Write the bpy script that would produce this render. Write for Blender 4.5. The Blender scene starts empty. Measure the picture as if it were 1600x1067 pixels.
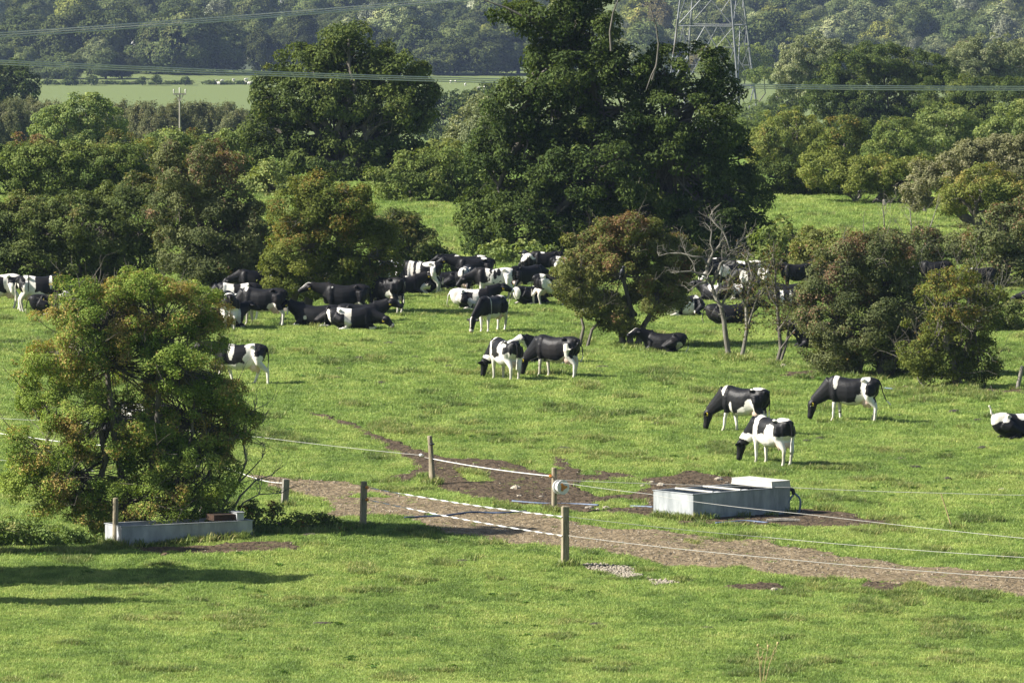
import bpy, math, random
import numpy as np
from mathutils import Vector, Matrix
SC = bpy.context.scene
COL = SC.collection
R = math.radians
# ------------------------------------------------------------------ camera maths
F, W, H = 12000.0, 1600.0, 1067.0
CAMZ = 19.6
PITCH = math.atan(860.5 / F)
CP, SP = math.cos(PITCH), math.sin(PITCH)
_pd = np.array([-400., 0, 60, 120, 165, 185, 380, 600, 800, 1200, 1800, 2100, 2400, 3000, 3600, 5000, 8000])
_pz = np.array([24., 17.6, 10.8, 3.6, 0.35, 0, 0, -9, -18.5, -35, -58, -58, -57, -50, -25, 18, 24])
def hz(d):
    return np.interp(d, _pd, _pz)
def _hash(ix, iy, iz, seed):
    h = (ix * 374761393 + iy * 668265263 + iz * 2147483647 + seed * 974711) & 0xFFFFFFFF
    h = ((h ^ (h >> 13)) * 1274126177) & 0xFFFFFFFF
    h = ((h ^ (h >> 16)) * 2246822519) & 0xFFFFFFFF
    return ((h ^ (h >> 15)) & 0xFFFFFF) / float(0xFFFFFF)
def vnoise(p, freq=1.0, seed=0):
    p = np.asarray(p, dtype=float) * freq
    i = np.floor(p).astype(np.int64); f = p - i
    f = f * f * (3 - 2 * f)
    o = 0
    for dx in (0, 1):
        for dy in (0, 1):
            for dz in (0, 1):
                w = (f[:, 0] if dx else 1 - f[:, 0]) * (f[:, 1] if dy else 1 - f[:, 1]) * (f[:, 2] if dz else 1 - f[:, 2])
                o = o + w * _hash(i[:, 0] + dx, i[:, 1] + dy, i[:, 2] + dz, seed)
    return o * 2 - 1
def n2(x, y, fx, fy, seed):
    x = np.asarray(x, float); y = np.asarray(y, float)
    return vnoise(np.stack([x * fx, y * fy, np.zeros_like(x) + .37], 1), 1.0, seed)
def hfun(x, y):
    x = np.atleast_1d(np.asarray(x, float)); y = np.atleast_1d(np.asarray(y, float))
    z = hz(y)
    near = np.clip(1 - np.maximum(np.abs(x) - 60, 0) / 20, 0, 1) * np.clip((y - 140) / 20, 0, 1) * np.clip((420 - y) / 30, 0, 1)
    b = .10 * n2(x, y, .16, .11, 3) + .055 * n2(x, y, .55, .35, 5) + .028 * n2(x, y, 1.6, 1.1, 7)
    far = np.clip((y - 2600) / 800, 0, 1) * 6 * n2(x, y, .004, .004, 11)
    return z + near * b + far
def h1(x, y):
    return float(hfun([x], [y])[0])
def wpt(px, py, d):
    """point on the vertical plane y = d seen at photo pixel px,py"""
    vx = (px - W / 2) / F; vy = (H / 2 - py) / F
    dy = CP + vy * SP; dz = -SP + vy * CP
    t = d / dy
    return Vector((vx * t, d, CAMZ + dz * t))
def proj(x, y, z):
    x = np.asarray(x, float); y = np.asarray(y, float); z = np.asarray(z, float) - CAMZ
    dep = y * CP - z * SP; up = y * SP + z * CP
    return W / 2 + F * x / dep, H / 2 - F * up / dep
def dist_at(py):
    lo, hi = (120., 380.) if py > 296 else (380., 2900.)
    for _ in range(50):
        m = (lo + hi) / 2
        _, yy = proj(0, m, hz(m))
        if yy > py: lo = m
        else: hi = m
    return (lo + hi) / 2
def ground(px, py):
    d = dist_at(py); p = wpt(px, py, d)
    return Vector((p.x, d, h1(p.x, d)))
def scale_at(d):
    return F / d
def at_h(px, py, h):
    """point h metres above the ground that is seen at px,py"""
    d = dist_at(py + h * 57)
    for _ in range(6):
        d = dist_at(py + h * F / d)
    p = wpt(px, py, d)
    return Vector((p.x, d, h1(p.x, d) + h))
# ------------------------------------------------------------------ mesh helpers
def mesh_np(name, v, faces, mats=(), col=None, smooth=False, mat_idx=None):
    """faces: list of (n,k) integer arrays"""
    me = bpy.data.meshes.new(name)
    v = np.asarray(v, dtype=np.float32)
    faces = [np.asarray(f, dtype=np.int32) for f in faces if len(f)]
    me.vertices.add(len(v)); me.vertices.foreach_set('co', v.ravel())
    tot = np.concatenate([np.full(len(f), f.shape[1], np.int32) for f in faces])
    lv = np.concatenate([f.ravel() for f in faces])
    st = np.concatenate([[0], np.cumsum(tot)[:-1]]).astype(np.int32)
    me.loops.add(len(lv)); me.loops.foreach_set('vertex_index', lv)
    me.polygons.add(len(tot)); me.polygons.foreach_set('loop_start', st)
    me.polygons.foreach_set('use_smooth', np.full(len(tot), bool(smooth)))
    for m in mats: me.materials.append(m)
    if mat_idx is not None: me.polygons.foreach_set('material_index', np.asarray(mat_idx, np.int32))
    if col is not None:
        a = me.color_attributes.new('Col', 'FLOAT_COLOR', 'POINT')
        c = np.ones((len(v), 4), np.float32); c[:, :3] = col
        a.data.foreach_set('color', c.ravel())
    me.update(calc_edges=True)
    return me
def link(name, me, parent=None, loc=None):
    o = bpy.data.objects.new(name, me); COL.objects.link(o)
    if parent is not None: o.parent = parent
    if loc is not None: o.location = loc
    return o
def tag(o, label=None, cat=None, group=None, kind=None):
    if label: o['label'] = label
    if cat: o['category'] = cat
    if group: o['group'] = group
    if kind: o['kind'] = kind
    return o
def empty(name, loc, label, cat, group=None, rz=0):
    o = bpy.data.objects.new(name, None); COL.objects.link(o)
    o.location = loc; o.rotation_euler = (0, 0, rz); o.empty_display_size = .2
    return tag(o, label, cat, group)
class MB:
    def __init__(s): s.v = []; s.f3 = []; s.f4 = []; s.n = 0
    def add(s, v, f):
        v = np.asarray(v, float).reshape(-1, 3)
        for q in f:
            q = [i + s.n for i in q]
            if len(q) == 4: s.f4.append(q)
            elif len(q) == 3: s.f3.append(q)
            else:
                for k in range(1, len(q) - 1): s.f3.append([q[0], q[k], q[k + 1]])
        s.v.append(v); s.n += len(v)
    def box(s, c, size, rz=0, taper=1.0, tilt=None):
        x, y, z = [k / 2 for k in size]
        p = []
        for zz, t in ((-z, 1), (z, taper)):
            for sx, sy in ((-1, -1), (1, -1), (1, 1), (-1, 1)): p.append(Vector((sx * x * t, sy * y * t, zz)))
        m = Matrix.Rotation(rz, 4, 'Z')
        if tilt is not None: m = m @ tilt
        c = Vector(c)
        s.add([tuple(m @ q + c) for q in p], [(0, 3, 2, 1), (4, 5, 6, 7), (0, 1, 5, 4), (1, 2, 6, 5), (2, 3, 7, 6), (3, 0, 4, 7)])
    def bar(s, a, b, r, sides=6):
        s.tube([a, b], [r, r], sides)
    def tube(s, pts, rad, sides=6, cap=True):
        pts = [Vector(p) for p in pts]; n = len(pts)
        vs = []; up = None
        for i, p in enumerate(pts):
            t = (pts[min(i + 1, n - 1)] - pts[max(i - 1, 0)])
            if t.length < 1e-9: t = Vector((0, 0, 1))
            t.normalize()
            if up is None:
                up = Vector((0, 0, 1)) if abs(t.z) < .9 else Vector((1, 0, 0))
            a = t.cross(up)
            if a.length < 1e-6: a = t.orthogonal()
            a.normalize(); b = a.cross(t); up = b
            r = rad[i]
            ra, rb = (r, r) if not isinstance(r, (tuple, list)) else r
            for k in range(sides):
                q = 2 * math.pi * k / sides
                vs.append(tuple(p + a * (math.cos(q) * ra) + b * (math.sin(q) * rb)))
        fs = []
        for i in range(n - 1):
            for k in range(sides):
                k2 = (k + 1) % sides
                fs.append((i * sides + k, i * sides + k2, (i + 1) * sides + k2, (i + 1) * sides + k))
        if cap:
            fs.append(tuple(range(sides - 1, -1, -1)))
            fs.append(tuple((n - 1) * sides + k for k in range(sides)))
        s.add(vs, fs)
    def rings(s, rings):
        """rings: list of lists of points with equal count, closed by fans"""
        k = len(rings[0]); vs = [p for r in rings for p in r]; fs = []
        for i in range(len(rings) - 1):
            for j in range(k):
                j2 = (j + 1) % k
                fs.append((i * k + j, i * k + j2, (i + 1) * k + j2, (i + 1) * k + j))
        fs.append(tuple(range(k - 1, -1, -1))); fs.append(tuple((len(rings) - 1) * k + j for j in range(k)))
        s.add(vs, fs)
    def ell(s, c, r, m=None, seg=12, rn=8):
        c = Vector(c); rs = []
        for i in range(1, rn):
            th = math.pi * i / rn; ring = []
            for j in range(seg):
                ph = 2 * math.pi * j / seg
                q = Vector((r[0] * math.sin(th) * math.cos(ph), r[1] * math.sin(th) * math.sin(ph), -r[2] * math.cos(th)))
                if m is not None: q = m @ q
                ring.append(tuple(q + c))
            rs.append(ring)
        k = seg; vs = [p for r_ in rs for p in r_]; fs = []
        for i in range(len(rs) - 1):
            for j in range(k):
                j2 = (j + 1) % k
                fs.append((i * k + j, i * k + j2, (i + 1) * k + j2, (i + 1) * k + j))
        b = Vector((0, 0, -r[2])); t = Vector((0, 0, r[2]))
        if m is not None: b = m @ b; t = m @ t
        vs += [tuple(b + c), tuple(t + c)]; nb = len(vs) - 2
        for j in range(k):
            j2 = (j + 1) % k
            fs.append((nb, j2, j)); fs.append((nb + 1, (len(rs) - 1) * k + j, (len(rs) - 1) * k + j2))
        s.add(vs, fs)
    def mesh(s, name, mat, smooth=False, off=None):
        v = np.concatenate(s.v)
        if off is not None: v = v - np.array(off)[None, :]
        fs = []
        if s.f4: fs.append(np.array(s.f4))
        if s.f3: fs.append(np.array(s.f3))
        return mesh_np(name, v, fs, [mat] if mat else [], smooth=smooth)
    def build(s, name, mat, parent=None, smooth=False, off=None, loc=None):
        return link(name, s.mesh(name, mat, smooth, off), parent, loc)
# ------------------------------------------------------------------ materials
def new_mat(name):
    m = bpy.data.materials.new(name); m.use_nodes = True
    nt = m.node_tree; nt.nodes.clear()
    return m, nt, nt.nodes.new, nt.links.new
def noise_mat(name, c1, c2, scale=5, rough=.8, metal=0, detail=5, bump=0.0, bscale=None, c3=None, stretch=None, spec=.3, coord='Object'):
    m, nt, N, L = new_mat(name)
    out = N('ShaderNodeOutputMaterial'); p = N('ShaderNodeBsdfPrincipled')
    tc = N('ShaderNodeTexCoord'); mp = N('ShaderNodeMapping'); L(tc.outputs[coord], mp.inputs[0])
    if stretch: mp.inputs['Scale'].default_value = stretch
    nz = N('ShaderNodeTexNoise'); nz.inputs['Scale'].default_value = scale; nz.inputs['Detail'].default_value = detail
    nz.inputs['Roughness'].default_value = .65
    L(mp.outputs[0], nz.inputs[0])
    cr = N('ShaderNodeValToRGB'); e = cr.color_ramp.elements
    e[0].position = .34; e[1].position = .66; e[0].color = (*c1, 1); e[1].color = (*c2, 1)
    if c3:
        q = e.new(.78); q.color = (*c3, 1)
    L(nz.outputs['Fac'], cr.inputs[0]); L(cr.outputs[0], p.inputs['Base Color'])
    p.inputs['Roughness'].default_value = rough; p.inputs['Metallic'].default_value = metal
    p.inputs['Specular IOR Level'].default_value = spec
    if bump:
        n2_ = N('ShaderNodeTexNoise'); n2_.inputs['Scale'].default_value = bscale or scale * 4; n2_.inputs['Detail'].default_value = 6
        L(mp.outputs[0], n2_.inputs[0])
        b = N('ShaderNodeBump'); b.inputs['Strength'].default_value = bump; b.inputs['Distance'].default_value = .03
        L(n2_.outputs['Fac'], b.inputs['Height']); L(b.outputs[0], p.inputs['Normal'])
    L(p.outputs[0], out.inputs[0])
    return m
def foliage_mat(name, trans=.28, jitter=.25, rough=.55, spec=.25, hue=.08):
    m, nt, N, L = new_mat(name)
    out = N('ShaderNodeOutputMaterial'); at = N('ShaderNodeAttribute'); at.attribute_name = 'Col'
    oi = N('ShaderNodeObjectInfo')
    mr = N('ShaderNodeMapRange'); mr.inputs['To Min'].default_value = 1 - jitter; mr.inputs['To Max'].default_value = 1 + jitter
    L(oi.outputs['Random'], mr.inputs['Value'])
    hs = N('ShaderNodeHueSaturation'); L(at.outputs['Color'], hs.inputs['Color']); L(mr.outputs[0], hs.inputs['Value'])
    mh = N('ShaderNodeMath'); mh.operation = 'MULTIPLY'; mh.inputs[1].default_value = 7.31
    fr = N('ShaderNodeMath'); fr.operation = 'FRACT'; L(oi.outputs['Random'], mh.inputs[0]); L(mh.outputs[0], fr.inputs[0])
    mr2 = N('ShaderNodeMapRange'); mr2.inputs['To Min'].default_value = .5 - jitter * hue; mr2.inputs['To Max'].default_value = .5 + jitter * hue
    L(fr.outputs[0], mr2.inputs['Value']); L(mr2.outputs[0], hs.inputs['Hue'])
    p = N('ShaderNodeBsdfPrincipled'); p.inputs['Roughness'].default_value = rough; p.inputs['Specular IOR Level'].default_value = spec
    L(hs.outputs[0], p.inputs['Base Color'])
    t = N('ShaderNodeBsdfTranslucent')
    g = N('ShaderNodeMixRGB'); g.blend_type = 'MULTIPLY'; g.inputs[0].default_value = 1; g.inputs[2].default_value = (1.5, 1.5, .6, 1)
    L(hs.outputs[0], g.inputs[1]); L(g.outputs[0], t.inputs[0])
    mx = N('ShaderNodeMixShader'); mx.inputs[0].default_value = trans
    L(p.outputs[0], mx.inputs[1]); L(t.outputs[0], mx.inputs[2]); L(mx.outputs[0], out.inputs[0])
    return m
M = {}
M['leaf'] = foliage_mat('leaf_foliage', trans=.25, jitter=.06, rough=.7, spec=.12)
M['farleaf'] = foliage_mat('distant_foliage', trans=.12, jitter=.34, rough=.8, spec=.05, hue=.02)
M['bark'] = noise_mat('bark', (.07, .062, .05), (.17, .155, .125), 6, .9, bump=.6, stretch=(1, 1, .25))
M['deadwood'] = noise_mat('dead_wood', (.11, .10, .082), (.25, .235, .195), 5, .9, bump=.4, stretch=(1, 1, .3))
M['limb'] = noise_mat('grey_limb', (.09, .082, .068), (.18, .165, .14), 5, .9, bump=.4, stretch=(1, 1, .3))
M['post'] = noise_mat('post_wood', (.16, .135, .09), (.36, .31, .22), 9, .9, bump=.5, stretch=(3, 3, .35))
M['oldpost'] = noise_mat('old_post_wood', (.13, .12, .10), (.30, .28, .24), 9, .9, bump=.5, stretch=(3, 3, .35))
M['cane'] = noise_mat('cane', (.35, .27, .12), (.5, .4, .2), 8, .8)
M['galv'] = noise_mat('galvanised_steel', (.19, .21, .22), (.42, .44, .45), 2.2, .65, 0, bump=.08, c3=(.30, .30, .28), stretch=(1, 1, .3))
M['zincin'] = noise_mat('galvanised_inside', (.22, .24, .26), (.36, .38, .40), 3, .6, .25)
M['lid'] = noise_mat('weathered_cover', (.38, .37, .33), (.58, .57, .52), 4, .85, bump=.2)
M['oldgalv'] = noise_mat('old_galvanised_steel', (.24, .25, .26), (.42, .43, .44), 2.4, .7, 0, bump=.1, c3=(.52, .52, .50), stretch=(1, 1, .35))
M['rust'] = noise_mat('shade_darkened_rust', (.016, .014, .011), (.06, .032, .018), 6, .85)  # rust, with the hawthorn's shade over the box darkened into the colour
M['water'] = noise_mat('trough_water', (.015, .02, .02), (.025, .03, .025), 2, .08, spec=.5)
M['rope'] = noise_mat('electric_rope', (.60, .60, .58), (.78, .78, .76), 30, .7)
M['greyrope'] = noise_mat('grey_rope', (.32, .32, .30), (.45, .45, .42), 30, .7)
M['tapegrey'] = noise_mat('tape_grey', (.30, .31, .33), (.42, .43, .45), 30, .6)
M['black'] = noise_mat('black_plastic', (.012, .012, .014), (.03, .03, .032), 10, .5)
M['orange'] = noise_mat('orange_plastic', (.45, .17, .03), (.6, .26, .05), 10, .5)
M['whiteplastic'] = noise_mat('white_plastic', (.62, .62, .60), (.76, .76, .74), 6, .5)
M['hose'] = noise_mat('blue_hose', (.03, .045, .09), (.06, .09, .15), 14, .5)
M['palehose'] = noise_mat('pale_blue_hose', (.10, .14, .22), (.17, .22, .31), 14, .5)
M['stone'] = noise_mat('limestone', (.22, .19, .145), (.44, .39, .31), 9, .95, bump=.5)
M['dung'] = noise_mat('cow_dung', (.028, .024, .018), (.065, .055, .04), 12, .9, bump=.6)
M['steel'] = noise_mat('lattice_steel', (.13, .14, .15), (.21, .22, .23), 2, .6, .3)
M['cable'] = noise_mat('aluminium_cable', (.50, .49, .47), (.60, .59, .56), 3, .8, 0)
M['pole'] = noise_mat('pole_wood', (.22, .20, .17), (.34, .32, .28), 4, .9, stretch=(2, 2, .2))
M['housewall'] = noise_mat('house_wall', (.42, .40, .36), (.55, .53, .48), 1.2, .9)
M['housewhite'] = noise_mat('white_render', (.60, .59, .55), (.72, .71, .67), 1.2, .9)
M['roof'] = noise_mat('roof_slate', (.10, .095, .09), (.18, .17, .16), 1.5, .9)
M['paleroof'] = noise_mat('pale_roof', (.36, .35, .34), (.46, .45, .44), 1.5, .8)
M['glass'] = noise_mat('window_glass', (.02, .025, .03), (.04, .045, .05), 3, .15)
M['wool'] = noise_mat('sheep_wool', (.55, .52, .45), (.70, .67, .60), 6, .95)
M['tag'] = noise_mat('yellow_tag', (.60, .45, .03), (.7, .52, .05), 10, .5)
M['feather'] = noise_mat('black_feather', (.008, .009, .012), (.02, .022, .03), 20, .45)
M['rail'] = noise_mat('weathered_rail', (.12, .11, .09), (.24, .22, .19), 8, .9, stretch=(1, 1, .4))
HAZE_COL = (.50, .66, 1.0, 1); HAZE_D = 4.0e-5
SUN_E = 5.0; SKY_E = .052; EXPO = 1.22; DENOISE = True
# ------------------------------------------------------------------ ground sheet
def ground_material():
    m, nt, N, L = new_mat('pasture_turf')
    out = N('ShaderNodeOutputMaterial'); p = N('ShaderNodeBsdfPrincipled')
    g = N('ShaderNodeNewGeometry')
    def nz(sc, det, stretch=(1, 1, 1), rough=.6):
        mp = N('ShaderNodeMapping'); mp.inputs['Scale'].default_value = stretch; L(g.outputs['Position'], mp.inputs[0])
        n = N('ShaderNodeTexNoise'); n.inputs['Scale'].default_value = sc; n.inputs['Detail'].default_value = det
        n.inputs['Roughness'].default_value = rough; L(mp.outputs[0], n.inputs[0]); return n
    a = nz(.22, 5, (1, .45, 1)); b = nz(3.2, 8, (1, .6, 1), .75)
    r1 = N('ShaderNodeValToRGB'); e = r1.color_ramp.elements
    e[0].position = .36; e[0].color = (.09, .155, .030, 1); e[1].position = .64; e[1].color = (.19, .27, .055, 1)
    L(a.outputs['Fac'], r1.inputs[0])
    r2 = N('ShaderNodeValToRGB'); e = r2.color_ramp.elements
    e[0].position = .33; e[0].color = (.55, .6, .5, 1); e[1].position = .68; e[1].color = (1.15, 1.1, 1.1, 1)
    L(b.outputs['Fac'], r2.inputs[0])
    mx = N('ShaderNodeMixRGB'); mx.blend_type = 'MULTIPLY'; mx.inputs[0].default_value = 1
    L(r1.outputs[0], mx.inputs[1]); L(r2.outputs[0], mx.inputs[2])
    sx = N('ShaderNodeSeparateXYZ'); L(g.outputs['Position'], sx.inputs[0])
    fm_ = N('ShaderNodeMapRange'); fm_.inputs['From Min'].default_value = 1000; fm_.inputs['From Max'].default_value = 1400; L(sx.outputs['Y'], fm_.inputs['Value'])
    mf = N('ShaderNodeMixRGB'); L(fm_.outputs[0], mf.inputs[0]); L(mx.outputs[0], mf.inputs[1]); mf.inputs[2].default_value = (.14, .175, .060, 1)
    L(mf.outputs[0], p.inputs['Base Color']); p.inputs['Roughness'].default_value = .9; p.inputs['Specular IOR Level'].default_value = .1
    bp = N('ShaderNodeBump'); bp.inputs['Strength'].default_value = .9; bp.inputs['Distance'].default_value = .12
    L(b.outputs['Fac'], bp.inputs['Height']); L(bp.outputs[0], p.inputs['Normal'])
    L(p.outputs[0], out.inputs[0])
    return m
def expand(a, b, step0, grow):
    o = [a]; s = step0
    while abs(o[-1] - a) < abs(b - a):
        o.append(o[-1] + s * (1 if b > a else -1)); s *= grow
    return np.array(o)
xs = np.concatenate([expand(-40, -4200, .6, 1.16)[::-1][:-1], np.arange(-40, 40.01, .4), expand(40, 4200, .6, 1.16)[1:]])
ys = np.concatenate([expand(150, -380, 2, 1.12)[::-1][:-1], np.arange(150, 400, .45), expand(400, 6500, 1, 1.035)[1:]])
gx, gy = np.meshgrid(xs, ys)
gz = hfun(gx.ravel(), gy.ravel())
nx, ny = len(xs), len(ys)
idx = np.arange(nx * ny).reshape(ny, nx)
gq = np.stack([idx[:-1, :-1].ravel(), idx[:-1, 1:].ravel(), idx[1:, 1:].ravel(), idx[1:, :-1].ravel()], 1)
M['turf'] = ground_material()
tag(link('pasture_ground', mesh_np('pasture_ground', np.stack([gx.ravel(), gy.ravel(), gz], 1), [gq], [M['turf']], smooth=True)), kind='structure')
# ------------------------------------------------------------------ bare earth: outlines given as seen, cut out of the ground as thin sheets
TRACK = [(385, 742), (455, 750), (520, 751), (572, 761), (640, 778), (720, 791), (800, 799), (880, 815), (960, 831), (1060, 838), (1200, 849), (1300, 867), (1420, 884), (1500, 890), (1640, 899),
         (1640, 936), (1500, 926), (1420, 916), (1330, 905), (1220, 895), (1150, 886), (1050, 881), (960, 866), (880, 853), (800, 846), (700, 836), (650, 816), (600, 806), (545, 812), (500, 806), (520, 795), (470, 772), (385, 752)]
MUD = [[(470, 641), (520, 652), (600, 684), (668, 705), (700, 716), (745, 714), (800, 722), (850, 738), (872, 742), (858, 704), (880, 712), (905, 736), (960, 738), (1010, 746), (1090, 742), (1165, 748), (1240, 762),
        (1170, 792), (1060, 800), (1035, 818), (990, 806), (920, 800), (860, 796), (790, 789), (730, 779), (678, 762), (662, 742), (640, 716), (560, 676), (500, 656)],
       [(1035, 810), (1090, 812), (1240, 798), (1330, 806), (1400, 818), (1380, 827), (1250, 826), (1120, 822), (1060, 822)],
       [(1215, 590), (1240, 582), (1290, 583), (1286, 588), (1262, 594)],
       [(1370, 601), (1450, 600), (1530, 606), (1600, 612), (1600, 617), (1500, 613), (1420, 610)],
       [(670, 742), (650, 734), (600, 750), (640, 757)],
       [(190, 855), (300, 853), (400, 850), (470, 852), (470, 864), (380, 867), (250, 865)],
       [(1120, 912), (1190, 905), (1240, 911), (1200, 922), (1140, 920)], [(1340, 908), (1400, 905), (1430, 914), (1380, 926), (1345, 920)],
       [(1580, 604), (1610, 604), (1610, 612), (1580, 612)]]
ISLES = [[(898, 765), (920, 756), (1000, 756), (1012, 764), (985, 774), (930, 776)], [(930, 786), (975, 778), (1010, 786), (1000, 796), (940, 798)], [(905, 742), (925, 738), (940, 746), (915, 750)],
         [(716, 736), (745, 741), (768, 751), (745, 755), (722, 746)], [(960, 752), (1000, 748), (1010, 753), (975, 757)]]
GRAVEL = [[(905, 884), (935, 880), (985, 886), (1010, 896), (985, 899), (935, 894)], [(1010, 903), (1045, 900), (1060, 907), (1020, 912)]]
def inside(px, py, poly):
    r = np.zeros(len(px), bool); n = len(poly); j = n - 1
    for i in range(n):
        xi, yi = poly[i]; xj, yj = poly[j]
        c = ((yi > py) != (yj > py)) & (px < (xj - xi) * (py - yi) / (yj - yi + 1e-12) + xi)
        r ^= c; j = i
    return r
def bare_masks(x, y):
    """track, mud, gravel masks for ground points, ragged at the rim"""
    px, py = proj(x, y, hz(y))
    jx = 9 * n2(x, y, 1.1, .7, 21) + 8 * n2(x, y, 3.5, 2.2, 22)
    jy = 3.6 * n2(x, y, 1.0, .8, 23) + 2.2 * n2(x, y, 3.2, 2.5, 24)
    qx, qy = px + jx, py + jy
    tr = inside(qx, qy, TRACK)
    mud = np.zeros(len(qx), bool)
    for p in MUD: mud |= inside(qx, qy, p)
    isl = np.zeros(len(qx), bool)
    for p in ISLES: isl |= inside(qx, qy, p)
    patch = n2(x, y, .9, .55, 31) + .6 * n2(x, y, 2.3, 1.5, 32)
    mud &= ~isl & (patch < 1.2)
    tr &= (patch > -.95)
    gr = np.zeros(len(qx), bool)
    for p in GRAVEL: gr |= inside(qx, qy, p)
    return tr, mud & ~tr, gr
bx = np.arange(-14, 26, .09); by = np.arange(180, 268, .17)
mx_, my_ = np.meshgrid(bx, by)
fx = mx_.ravel(); fy = my_.ravel()
ft, fm, fg = bare_masks(fx, fy)
bi = np.arange(len(fx)).reshape(mx_.shape)
bq = np.stack([bi[:-1, :-1].ravel(), bi[:-1, 1:].ravel(), bi[1:, 1:].ravel(), bi[1:, :-1].ravel()], 1)
fzz = hfun(fx, fy)
def sheet(name, mask, mat, lift, rough, kind='structure'):
    keep = mask[bq].sum(1) >= 3
    q = bq[keep]
    used, inv = np.unique(q.ravel(), return_inverse=True)
    x, y = fx[used], fy[used]
    z = fzz[used] + lift + rough * (np.abs(n2(x, y, 5, 4, 41)) + .7 * n2(x, y, 11, 6, 42) + .5)
    edge = np.bincount(q.ravel(), minlength=len(fx))[used] < 4
    z = np.where(edge, fzz[used] + .004, z)
    o = link(name, mesh_np(name, np.stack([x, y, z], 1), [inv.reshape(-1, 4)], [mat], smooth=False))
    return tag(o, kind=kind)
def soil_material(name, cols, chips):
    m, nt, N, L = new_mat(name)
    out = N('ShaderNodeOutputMaterial'); p = N('ShaderNodeBsdfPrincipled'); g = N('ShaderNodeNewGeometry')
    a = N('ShaderNodeTexNoise'); a.inputs['Scale'].default_value = 2.2; a.inputs['Detail'].default_value = 8; a.inputs['Roughness'].default_value = .7
    L(g.outputs['Position'], a.inputs[0])
    r = N('ShaderNodeValToRGB'); e = r.color_ramp.elements
    e[0].position = .35; e[0].color = (*cols[0], 1); e[1].position = .66; e[1].color = (*cols[1], 1); L(a.outputs['Fac'], r.inputs[0])
    v = N('ShaderNodeTexVoronoi'); v.inputs['Scale'].default_value = 13; L(g.outputs['Position'], v.inputs[0])
    lt = N('ShaderNodeMath'); lt.operation = 'LESS_THAN'; lt.inputs[1].default_value = .27; L(v.outputs['Distance'], lt.inputs[0])
    b = N('ShaderNodeTexNoise'); b.inputs['Scale'].default_value = 1.6; b.inputs['Detail'].default_value = 4; L(g.outputs['Position'], b.inputs[0])
    gt = N('ShaderNodeMapRange'); gt.inputs['From Min'].default_value = .42; gt.inputs['From Max'].default_value = .62; gt.inputs['To Max'].default_value = chips
    L(b.outputs['Fac'], gt.inputs['Value'])
    mu = N('ShaderNodeMath'); mu.operation = 'MULTIPLY'; L(lt.outputs[0], mu.inputs[0]); L(gt.outputs[0], mu.inputs[1])
    mx = N('ShaderNodeMixRGB'); L(mu.outputs[0], mx.inputs[0]); L(r.outputs[0], mx.inputs[1]); mx.inputs[2].default_value = (*cols[2], 1)
    L(mx.outputs[0], p.inputs['Base Color']); p.inputs['Roughness'].default_value = .95; p.inputs['Specular IOR Level'].default_value = .1
    bp = N('ShaderNodeBump'); bp.inputs['Strength'].default_value = 1; bp.inputs['Distance'].default_value = .14
    c = N('ShaderNodeTexNoise'); c.inputs['Scale'].default_value = 7; c.inputs['Detail'].default_value = 6; L(g.outputs['Position'], c.inputs[0])
    L(c.outputs['Fac'], bp.inputs['Height']); L(bp.outputs[0], p.inputs['Normal']); L(p.outputs[0], out.inputs[0])
    return m
M['track'] = soil_material('stony_track', ((.105, .080, .046), (.25, .195, .122), (.54, .47, .35)), .8)
M['mud'] = soil_material('trampled_mud', ((.050, .037, .024), (.118, .087, .056), (.21, .17, .11)), .6)
M['gravelbed'] = soil_material('pale_gravel', ((.10, .09, .05), (.22, .18, .12), (.48, .42, .32)), 1.0)
sheet('dirt_track', ft, M['track'], .012, .022)
sheet('trampled_mud', fm, M['mud'], .012, .035)
sheet('pale_gravel', fg & ~ft, M['gravelbed'], .008, .015, kind='stuff')
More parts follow.
